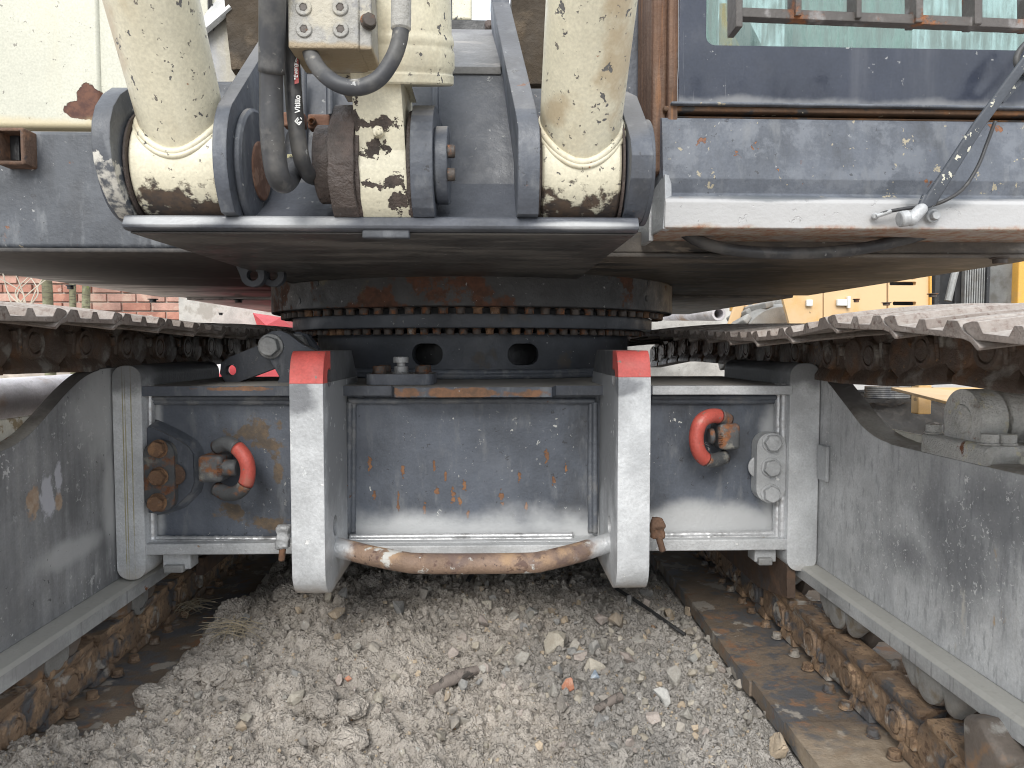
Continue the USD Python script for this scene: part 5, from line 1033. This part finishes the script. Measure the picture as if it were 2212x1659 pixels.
inner_r = arc(PCY, PCZ, .150, 223, 150) + [(1.415, zr(.445)), (1.77, zr(.80)), (1.78, zr(.83)), (1.9, zr(.84)), (2.25, zr(.6)), (2.25, zfoot), (1.45, zfoot)]
mj = sub(prism_x(inner_r, XJ0, XJ1), .05); vv_ = mj.vertices.copy(); dz_ = np.maximum(vv_[:, 2]-zr(.40), 0); vv_[:, 0] -= .115*dz_; mj.vertices = vv_
part(EX, 'boom_ear', mj, 'dark', smooth=30, label='right inner boom mounting plate leaning back')
# --- boom cylinders
def boomcyl(x0, x1, ang, lab, seed):
    xc = (x0+x1)/2; R = .105; D = np.array([0, -math.sin(ang), math.cos(ang)]); C = np.array([xc, PCY, PCZ])
    b_ = part(EX, 'boom_cylinder', lathe([(R-.004, 0), (R, .004), (R, x1-x0-.004), (R-.004, x1-x0)], [x0, PCY, PCZ], X_AX, 64), 'barrel', smooth=30, label=lab)
    rt = .079; U = np.cross(D, X_AX)
    part(b_, 'cylinder_tube', lathe([(rt, 0), (rt, .9)], C+D*.05, D, 56), 'cream', smooth=30)
    pts = []
    for t in np.linspace(0, 2*np.pi, 80):
        o = rt*1.01*(math.cos(t)*X_AX + math.sin(t)*U); perp = o.dot(U)
        ax = math.sqrt(max(R*R-perp*perp, 0)); pts.append(C+o+D*ax)
    pts = np.array(pts); out = (pts-C); out[:, 0] *= 1; 
    part(b_, 'weld_collar', [tube(pts, .0075, 10, 0), tube(pts + (pts-C-D*((pts-C)@D)[:, None])*.07 - D*.006, .0055, 10, 0)], 'cream', smooth=True)
    part(b_, 'pin_seal', [lathe([(.07, 0), (.112, 0), (.112, .004), (.07, .004)], [x-.002, PCY, PCZ], X_AX, 44) for x in (x0-.004, x1+.004)], 'grease', smooth=30)
boomcyl(XO1+.010, XI0-.006, math.radians(34.5), 'left cream boom cylinder with chipped paint', 1)
boomcyl(XJ1+.008, XR0-.010, math.radians(42), 'right cream boom cylinder with brown stain', 2)
# --- middle cylinder
xm0, xm1 = P(771, 350, 1.40)[0], P(877, 350, 1.40)[0]
po = arc(1.50, zr(.33), .100, 300, 160) + [(1.375, zr(.53)), (1.37, zr(.56)), (1.60, zr(.56)), (1.59, zr(.30))]
mp = sub(prism_x(po, xm0, xm1), .04); vv_ = mp.vertices.copy(); vv_[:, 0] -= .045*(vv_[:, 2]-zr(.33)); mp.vertices = vv_
mc = part(EX, 'middle_cylinder', mp, 'post', smooth=30, label='cream middle cylinder foot with black chipped patches')
xc_ = P(852, 100, 1.36)[0]; Dm = np.array([0, -.30, .954]); B0 = P(826, 142, 1.36); B0[1] = 1.44
Bc = np.array([xc_, 1.462, P(852, 141, 1.362)[2]])
part(mc, 'flare', hull(np.vstack([np.c_[np.array([xm0-.015, xm1-.015])[:, None].repeat(2, 1).ravel(), [1.372, 1.58, 1.372, 1.58], np.full(4, zr(.525))], np.c_[np.array([xm0-.045, xm1+.005])[:, None].repeat(2, 1).ravel(), [1.372, 1.56, 1.372, 1.56], np.full(4, Bc[2]-.002)]])), 'cream', smooth=30)
part(mc, 'cylinder_tube', lathe([(.098, -.001), (.101, .002), (.101, .016), (.099, .019), (.099, .023), (.103, .030), (.1035, .055), (.101, .062), (.101, .066), (.103, .072), (.102, .08), (.0985, .09), (.0985, .6)], Bc, Dm, 64), 'cream', smooth=30)
part(mc, 'grease_nipple', cat([place(hexa(.011, .012), P(818, 287, 1.398), -Y_AX, .3), cyl(P(818, 287, 1.398), P(818, 287, 1.372), .005, 12)]), 'cream')
def clug(x0, x1, bx0, bx1, mat, lab):
    lo, hi = min(x0, x1), max(x0, x1)
    outline = arc(1.51, zr(.345), .128, 222, 100) + [(1.75, zr(.50)), (1.75, zfoot), (1.44, zfoot)]
    l_ = part(EX, 'cylinder_lug', lumpy(sub(prism_x(outline, lo, hi), .008), .0008 if mat != 'grease' else .003, 22, 2), mat, smooth=35, label=lab)
    part(l_, 'boss', lathe([(.070, 0), (.074, .004), (.074, abs(bx1-bx0)-.002), (.072, abs(bx1-bx0))], [bx0, 1.475, zr(.352)], [np.sign(bx1-bx0), 0, 0], 48), 'dark' if mat == 'dark' else 'grease', smooth=30)
    return l_
la, lb = P(709, 350, 1.39)[0], P(764, 350, 1.39)[0]
clug(la, lb, la, P(675, 350, 1.41)[0], 'grease', 'greasy brown lug left of the middle cylinder')
ra, rb = P(886, 350, 1.39)[0], P(934, 350, 1.39)[0]; rbx = P(966, 350, 1.40)[0]
l_ = clug(ra, rb, rb, rbx, 'dark', 'grey lug right of the middle cylinder')
for py in (327, 377): part(l_, 'bolt', bolt([rbx, 1.412, P(970, py, 1.412)[2]], X_AX, .0125, .013, .5, 1.0, .001), 'bolt_dark')
part(EX, 'grease_layer', [lumpy(sub(prism_x(arc(1.51, zr(.345), .118, 270, 95) + [(1.7, zr(.45)), (1.7, zfoot)], x-.004, x+.004), .01), .002, 30, 4) for x in (lb+.004, ra-.004)], 'grease', smooth=True)
part(EX, 'foot_stop', rbox(P(782, 514, 1.44), P(884, 494, 1.44)+[0, .02, 0], .003), 'deck')
# rusty pin keeper behind the hoses
for x0, x1, y0, y1, sc_ in ((610, 656, 241, 272, 0), (664, 712, 246, 277, 1)):
    a, b = P(x0, y1, 1.50), P(x1, y0, 1.50); k_ = part(EX, 'pin_keeper_plate', rbox([a[0], 1.50, a[2]], [b[0], 1.53, b[2]], .004), 'pinplate')
    if sc_: part(k_, 'screw', cut(cyl(P(673, 261, 1.50), P(673, 261, 1.485), .0085, 20), cyl(P(673, 261, 1.492), P(673, 261, 1.47), .0045, 12)), 'bolt_dark')
# --- hoses and valve block
hs1 = part(EX, 'hydraulic_hose', tube([P(589, -60, 1.24), P(588, 60, 1.27), P(586, 180, 1.30), P(587, 270, 1.31), P(592, 335, 1.32), P(600, 378, 1.33), P(612, 393, 1.36), P(627, 378, 1.42), P(636, 345, 1.47), P(640, 300, 1.52)], [.0195]*3+[.0205]*7, 24, 8), 'hose', smooth=True)
part(hs1, 'hose_sleeve', tube([P(589, -60, 1.24), P(588, 60, 1.27), P(587, 158, 1.295)], .0218, 24, 8), 'hosegrey', smooth=True)
hs2 = part(EX, 'hydraulic_hose', tube([P(620, -60, 1.30), P(624, 60, 1.31), P(631, 160, 1.33), P(637, 240, 1.34), P(645, 310, 1.35), P(655, 355, 1.37), P(668, 378, 1.42), P(680, 384, 1.48)], .0148, 20, 8), 'hose', smooth=True)
def hose_print(s, px0, py0, px1, py1, d, h, mat, name='print', dep=.0008):
    a, b = P(px0, py0, d), P(px1, py1, d); return part(hs2, name, text_on(s, a, b-a, np.cross([0, -1, 0], b-a)*1.0, h, dep), mat, smooth=False)
tg = part(hs2, 'red_tag', hull([P(633.5, 112, 1.3155), P(644, 110, 1.3165), P(645.5, 179, 1.3165), P(636.5, 182, 1.3155)] + [P(633.5, 112, 1.3205), P(644, 110, 1.3215), P(645.5, 179, 1.3215), P(636.5, 182, 1.3205)]), 'text_r', smooth=False)
hose_print('"Evergreen', 643.5, 173, 641, 112, 1.3148, .0062, 'text_w')
hose_print('Vitillo', 648, 259-14, 648.5, 203, 1.3225, .0085, 'text_w')
# emblem: interlocking angular strokes
em = []
for (a, b) in (((637, 262), (646, 270)), ((646, 270), (652, 262)), ((637, 262), (644, 254)), ((641, 262), (646, 266)), ((641, 262), (646, 257)), ((646, 266), (649, 262)), ((649, 254), (652, 258))):
    em.append(tube([P(*a, 1.3225), P(*b, 1.3225)], .0009, 6, 1))
part(hs2, 'emblem', cat(em), 'text_w', smooth=False)
part(hs1, 'yellow_label', rbox(P(620, 356, 1.436), P(632, 333, 1.436)+[0, .003, 0], .001), 'text_y')
part(hs1, 'print', text_on('Vitillo', P(629, 355, 1.434), P(630, 334, 1.434)-P(629, 355, 1.434), np.cross([0, -1, 0], P(630, 334, 1.434)-P(629, 355, 1.434)), .0045, .0006), 'text_k', smooth=False)
part(EX, 'hydraulic_hose', tube([P(664, 80, 1.30), P(672, 118, 1.29), P(690, 150, 1.27), P(718, 175, 1.255), P(750, 188, 1.25), P(785, 187, 1.25), P(820, 168, 1.25), P(848, 128, 1.25), P(862, 90, 1.25), P(866, 60, 1.25), P(866, 30, 1.25)], .0135, 20, 8), 'hosegrey', smooth=True, label='thin hose looping under the valve block')
part(EX, 'hose_ferrule', cyl(P(866, 66, 1.25), P(867, -40, 1.25), .0165, 24), 'block', smooth=30)
a, b = P(622, 103, 1.27), P(776, 100, 1.27); zt_ = P(700, -60, 1.27)[2]
vb = part(EX, 'valve_block', rbox([a[0], 1.27, a[2]], [b[0], 1.39, zt_], .004), 'block', smooth=20)
part(vb, 'side_plate', rbox([b[0]-.002, 1.275, b[2]-.003], [P(806, 100, 1.29)[0], 1.39, zt_], .003), 'block')
for x, y in ((656, 17), (735, 17), (657, 64), (736, 64)):
    q = P(x, y, 1.27); part(vb, 'socket_screw', cut(lathe([(.0125, 0), (.0135, .002), (.0135, .003), (.0125, .0045)], q+[0, .001, 0], -Y_AX, 28), place(hexa(.0072, .02, 0), q+[0, -.002, 0], -Y_AX, .3)), 'block', smooth=30)
    part(vb, 'socket', place(hexa(.0068, .0015), q+[0, -.0013, 0], -Y_AX, .3), 'bolt_dark', smooth=False)
part(vb, 'plug', [bolt(P(795, 48, 1.272), -Y_AX+.4*X_AX, .012, .010, .2, 1.15, .003)], 'bolt_dark')
# --- boom and things behind
for x0, x1, d, yb in ((500, 578, 2.05, 150), (1104, 1190, 1.98, 181)):
    a, b = P(x0, yb, d), P(x1, yb, d)
    part(EX, 'boom_side', lumpy(sub(hull([a, b, a+[-.0, .6, -.1], b+[0, .6, -.1]] + [P(x0-(24 if x0 < 800 else -3), -80, d), P(x1+8, -80, d), P(x0-(24 if x0 < 800 else -3), -80, d)+[0, .6, 0], P(x1+8, -80, d)+[0, .6, 0]]), .04), .004, 12, 5), 'boom', smooth=40, label='dirty brown boom side ' + ('on the left' if x0 < 800 else 'on the right'))
part(EX, 'boom_rear', [box(P(1100, 186, 2.1), P(1200, 178, 2.1)+[0, .1, 0]), box(P(960, 66, 2.35), P(1075, 44, 2.35)+[0, .1, 0])], 'blackpart')
part(EX, 'deck_top', rbox([P(440, 190, 2.0)[0], 2.0, P(480, 250, 2.0)[2]], [P(530, 190, 2.0)[0], 2.2, P(480, 173, 2.0)[2]], .012), 'deck')
part(EX, 'deck_top', rbox([P(1140, 240, 1.9)[0], 1.9, P(1180, 260, 1.9)[2]], [P(1330, 190, 1.9)[0], 2.2, P(1160, 190, 1.9)[2]], .006), 'deck')
part(EX, 'rear_post', rbox(P(975, 42, 3.2), P(1019, -60, 3.2)+[0, .1, 0], .01), 'cream'); part(EX, 'rear_post', rbox(P(968, 60, 2.6), P(976, -60, 2.6)+[0, .02, 0], .004), 'blackpart')
part(EX, 'rear_lump', lumpy(sub(rbox(P(1046, 66, 2.1), P(1066, 40, 2.1)+[0, .05, 0], .01), .01), .004, 60), 'grease')
hv = [P(x, y, d) for x, y, d in ((419, 67, 2.06), (424, 78, 2.04), (498, 14, 2.04), (490, 5, 2.06), (470, -10, 2.2))]
part(EX, 'white_angle', hull(np.vstack([hv, np.array(hv)+[0, .02, -.004]])), 'whitemetal', smooth=20, label='bright white angled plate')
M['grimy'] = worn('grimy_panel', (.42, .385, .30), [dict(k='noise', s=4., st=(1, 1, .3), a=.46, b=.62, c=(.25, .255, .27)), dict(k='spots', s=55., size=.34, dens=.3, c=(.07, .07, .075), warp=1.9, st=(1, 1, .5))], rough=.5)
part(EX, 'side_panel', hull(np.vstack([[P(x, y, 2.08), P(x, y, 2.08)+[0, .05, 0]] for x, y in ((424, 76), (500, 15), (522, 175), (430, 180))])), 'grimy')
a, b = P(360, 200, 2.16), P(494, -80, 2.16); part(EX, 'rear_cover', rbox([a[0], 2.16, a[2]], [b[0], 2.3, b[2]], .01), 'cover')
part(EX, 'latch', [rbox(P(448, 40, 2.14), P(452, -20, 2.14)+[0, .02, 0], .003), rbox(P(457, 18, 2.14), P(460, 8, 2.14)+[0, .02, 0], .002)], 'blackpart')
# cream side covers on the left
a, b = P(-120, 273, 2.03), P(207, -120, 2.03); part(EX, 'side_cover', rbox([a[0], 2.03, a[2]], [b[0], 2.8, b[2]], .012), 'cover', smooth=30, label='cream cover with a rusty torn patch')
a, b = P(209, 270, 2.04), P(300, -120, 2.04); part(EX, 'side_cover', rbox([a[0], 2.04, a[2]], [b[0], 2.8, b[2]], .012), 'cover', smooth=30)
sq = P(20, 316, 1.84); w_ = .028
tb = cut(rbox([P(-22, 0, 1.85)[0], 1.85, P(0, 355, 1.85)[2]], [P(42, 0, 1.85)[0], 1.915, P(0, 274, 1.85)[2]], .006), box([P(-14, 0, 1.85)[0], 1.8, P(0, 347, 1.85)[2]], [P(34, 0, 1.85)[0], 1.905, P(0, 282, 1.85)[2]]))
sqt = part(EX, 'square_tube', tb, 'rustmetal', smooth=20, label='rusty square tube end'); part(sqt, 'tube_shade_fill', box([P(-14, 0, 1.9)[0], 1.893, P(0, 347, 1.9)[2]], [P(34, 0, 1.9)[0], 1.899, P(0, 281, 1.9)[2]]), 'blackpart')  # black sheet added inside the tube to stand for its shaded interior

# --- cab
CXL = P(1437, 440, 1.74)[0]; CXR = CXL+1.02
def yaw_cab(m):                              # the cab front turns away a little to the right
    m = cat(m) if isinstance(m, (list, tuple)) else m; m = m.copy(); v = m.vertices.copy(); dx = v[:, 0]-CXL; v[:, 1] += .012*np.maximum(dx, -.1); m.vertices = v; return m
zc = lambda py, d=1.75: P(1437, py, d)[2]
prof = [(1.80, zc(252, 1.79)), (1.787, zc(254, 1.785)), (1.782, zc(262, 1.78)), (1.765, zc(384, 1.765)), (1.775, zc(416, 1.775)), (1.770, zc(421, 1.77)), (1.742, zc(428, 1.74)), (1.738, zc(436, 1.738)), (1.742, zc(491, 1.742)), (1.748, zc(493.5, 1.745)), (2.4, zc(493.5, 1.745)), (2.4, zc(252, 1.79))]
cab = part(EX, 'cab_front_panel', yaw_cab(sub(prism_x(prof, CXL, CXR), .08)), 'bumper', smooth=30, label='blue grey lower cab front with pale lower band')
part(EX, 'cab_corner', [box([CXL-.012, 1.86, zc(520, 1.86)], [CXL-.001, 2.0, zc(440, 1.86)]), hull([P(1396, 433, 1.92), P(1436, 376, 1.752), P(1437, 428, 1.742), P(1432, 494, 1.742), P(1395, 512, 1.92)] + [q+np.array([.02, .02, 0]) for q in (P(1396, 433, 1.92), P(1436, 376, 1.752), P(1437, 428, 1.742), P(1432, 494, 1.742), P(1395, 512, 1.92))])], 'silver', smooth=20)
part(EX, 'cab_groove', yaw_cab([box([CXL+.02, 1.84, zc(262)], [CXR, 1.9, zc(205)])]), 'groove')
part(EX, 'cab_sill', yaw_cab([rbox([CXL+.005, 1.785, zc(229)], [CXR, 1.86, zc(217)], .004), rbox([CXL+.03, 1.80, zc(240)], [CXR, 1.86, zc(235)], .003)]), 'groove', smooth=30)
part(EX, 'cab_sill', yaw_cab([rbox([CXL+.02, 1.772, zc(217.5)], [CXR, 1.85, zc(211)], .003)]), 'bumper', smooth=30)
# window: dark border and tinted pane
GY = 1.776
q0, q1 = P(1525, 104, GY), P(1470, 213, GY)
op = rr2(q0[0], CXR+.5, P(1530, 97, GY)[2], zr(1.6), .022)
bd = sbox(P(1468, 0, GY)[0], zc(222, GY), CXR, zr(1.2)).difference(op)
mb = sub(prism_y(bd, GY, GY+.006), .06); part(EX, 'window_border', yaw_cab(mb), 'glassframe', smooth=20)
sl_ = -.021
mg = sub(prism_y(sbox(q0[0]-.01, P(1530, 106, GY)[2]-.02, CXR, zr(1.2)), GY+.007, GY+.009), .2)
part(EX, 'window_pane', yaw_cab(mg), 'glass', smooth=False)
# interior seen through the dusty pane
part(EX, 'cab_interior', [rbox([CXL+.15, 2.1, zr(.5)], [CXL+.45, 2.4, zr(.68)], .04), rbox([CXL+.55, 2.35, zr(.5)], [CXL+.95, 2.5, zr(1.2)], .06), tube([[CXL+.30, 2.0, zr(.5)], [CXL+.31, 2.02, zr(.75)], [CXL+.26, 2.05, zr(.9)]], .025, 10), tube([[CXL+.65, 2.1, zr(.5)], [CXL+.66, 2.1, zr(.8)]], .018, 10, 2)], 'cab_in', smooth=30)
part(EX, 'cab_rear_wall', [box([CXL+.02, 3.0, zr(.3)], [CXR, 3.05, zr(.62)]), box([CXL+.02, 3.0, zr(.3)], [CXL+.12, 3.05, zr(1.9)]), box([CXR-.1, 3.0, zr(.3)], [CXR, 3.05, zr(1.9)]), box([CXL+.44, 3.0, zr(.3)], [CXL+.50, 3.05, zr(1.9)])], 'cab_in')
part(EX, 'cab_warning_label', box([CXL+.33, 2.42, zr(.82)], [CXL+.40, 2.425, zr(1.1)]), 'yellow2')
part(EX, 'cab_floor', box([CXL+.02, 1.88, zc(300)], [CXR, 3.0, zc(280)]), 'blackpart')
a, b = P(1406, 374, 1.80), P(1468, -80, 1.80)
part(EX, 'cab_pillar', [rbox([a[0], 1.80, a[2]], [P(1446, 0, 1.80)[0], 2.0, b[2]], .012), rbox([P(1444, 0, 1.79)[0], 1.785, a[2]-.004], [P(1466, 0, 1.79)[0], 2.0, b[2]], .004)], 'pillar', smooth=30, label='rusty brown cab corner post')
a, b = P(1340, 440, 1.97), P(1412, -80, 1.97); part(EX, 'cab_side_panel', [rbox([a[0], 1.97, a[2]], [P(1384, 0, 1.97)[0], 2.9, b[2]], .01), rbox([P(1385, 0, 1.96)[0], 1.955, a[2]], [b[0]+.03, 2.9, b[2]], .012)], 'dark', smooth=30)
# window guard
gd = 1.45
def bar(p, q, hx, hy, hz): return hull(np.vstack([np.asarray(c)+[sx_*hx, sy_*hy, sz_*hz] for c in (p, q) for sx_ in (-1, 1) for sy_ in (-1, 1) for sz_ in (-1, 1)]))
def P2(x, y): return P(x, y, gd+.012*(x-1572)/1600*gd)
gp = part(EX, 'window_guard', bar(P2(1600, 32), P2(2330, 62), .002, .012, .0085), 'guard', smooth=20, label='steel guard bars over the cab window')
for k, (x0, x1, yb) in enumerate(((1572, 1603, 62), (1702, 1730, 44), (1833, 1857, 49), (1957, 1991, 58), (2081, 2118, 62), (2204, 2235, 66))):
    xm_ = (x0+x1)/2; c0, c1 = P2(xm_, yb-6), P2(xm_, -90); hx = (x1-x0)*.22/FPX*gd
    part(gp, 'guard_bar', hull(np.vstack([bar(c0, c1, hx, .020, .004)] and [bar(c0, c1, hx, .020, .004).vertices])) if k else hull(np.vstack([bar(P2(xm_, 56), c1, hx, .026, .012).vertices])), 'guard', smooth=20)
# wiper
wd = 1.70
wp0, wp1 = P(1974, 472, wd), P(2004, 444, wd)
w = part(EX, 'wiper_arm', [hull(np.vstack([P(1985, 452, wd)+_sph*.006, P(2015, 463-22, wd)+_sph*.006, P(2020, 430, wd)+_sph*.006, P(1996, 424, wd)+_sph*.006])), hull(np.vstack([P(1990, 446, wd)+_sph*.006, P(2016, 440, wd)+_sph*.006, P(2120, 275, 1.69)+_sph*.005, P(2104, 270, 1.69)+_sph*.005])), hull(np.vstack([P(2104, 270, 1.69)+_sph*.005, P(2120, 275, 1.69)+_sph*.005, P(2290, 40, 1.68)+_sph*.004, P(2278, 36, 1.68)+_sph*.004]))], 'wiper', smooth=30)
part(w, 'pivot', [hull(np.vstack([P(1968, 474, 1.70)+_sph*.016, P(1990, 452, 1.70)+_sph*.014])), cyl(P(1942, 474, 1.70), P(1962, 471, 1.70), .0185, 24)], 'silver', smooth=40)
part(w, 'pivot_nut', bolt(P(2015, 467, 1.738), -Y_AX, .011, .012, .2, 1.5, .004), 'silver')
part(w, 'washer_hose', tube([P(1893, 467, 1.728), P(1915, 458, 1.72), P(1960, 450, 1.715), P(2000, 446, 1.715), P(2040, 434, 1.70), P(2080, 408, 1.70), P(2112, 360, 1.70), P(2132, 310, 1.70), P(2150, 262, 1.695)], .0042, 10, 8), 'hose', smooth=True)
part(w, 'washer_elbow', [cyl(P(1891, 467, 1.742), P(1891, 467, 1.728), .008, 18), tube([P(1893, 467, 1.726), P(1925, 456, 1.718)], .0052, 10, 2)], 'silver', smooth=30)
part(w, 'wiper_blade', [bar(P(2160, 214, 1.725), P(2300, 60, 1.72), .004, .006, .004), bar(P(2166, 217, 1.715), P(2300, 70, 1.71), .002, .003, .006)], 'wiper', smooth=20)
part(w, 'wiper_hose_loop', tube([P(2260, 60, 1.70), P(2215, 95, 1.70), P(2196, 125, 1.70), P(2203, 150, 1.70), P(2225, 165, 1.70)], .007, 12, 8), 'hosegrey', smooth=True)
# black hose under the cab
part(EX, 'under_hose', tube([P(1462, 470, 1.90), P(1478, 500, 1.88), P(1520, 525, 1.865), P(1590, 541, 1.86), P(1680, 547, 1.86), P(1770, 546, 1.86), P(1860, 537, 1.87), P(1940, 520, 1.88), P(2010, 500, 1.90), P(2050, 480, 1.92)], .0152, 20, 8), 'hose', smooth=True, label='black hose sagging below the cab')
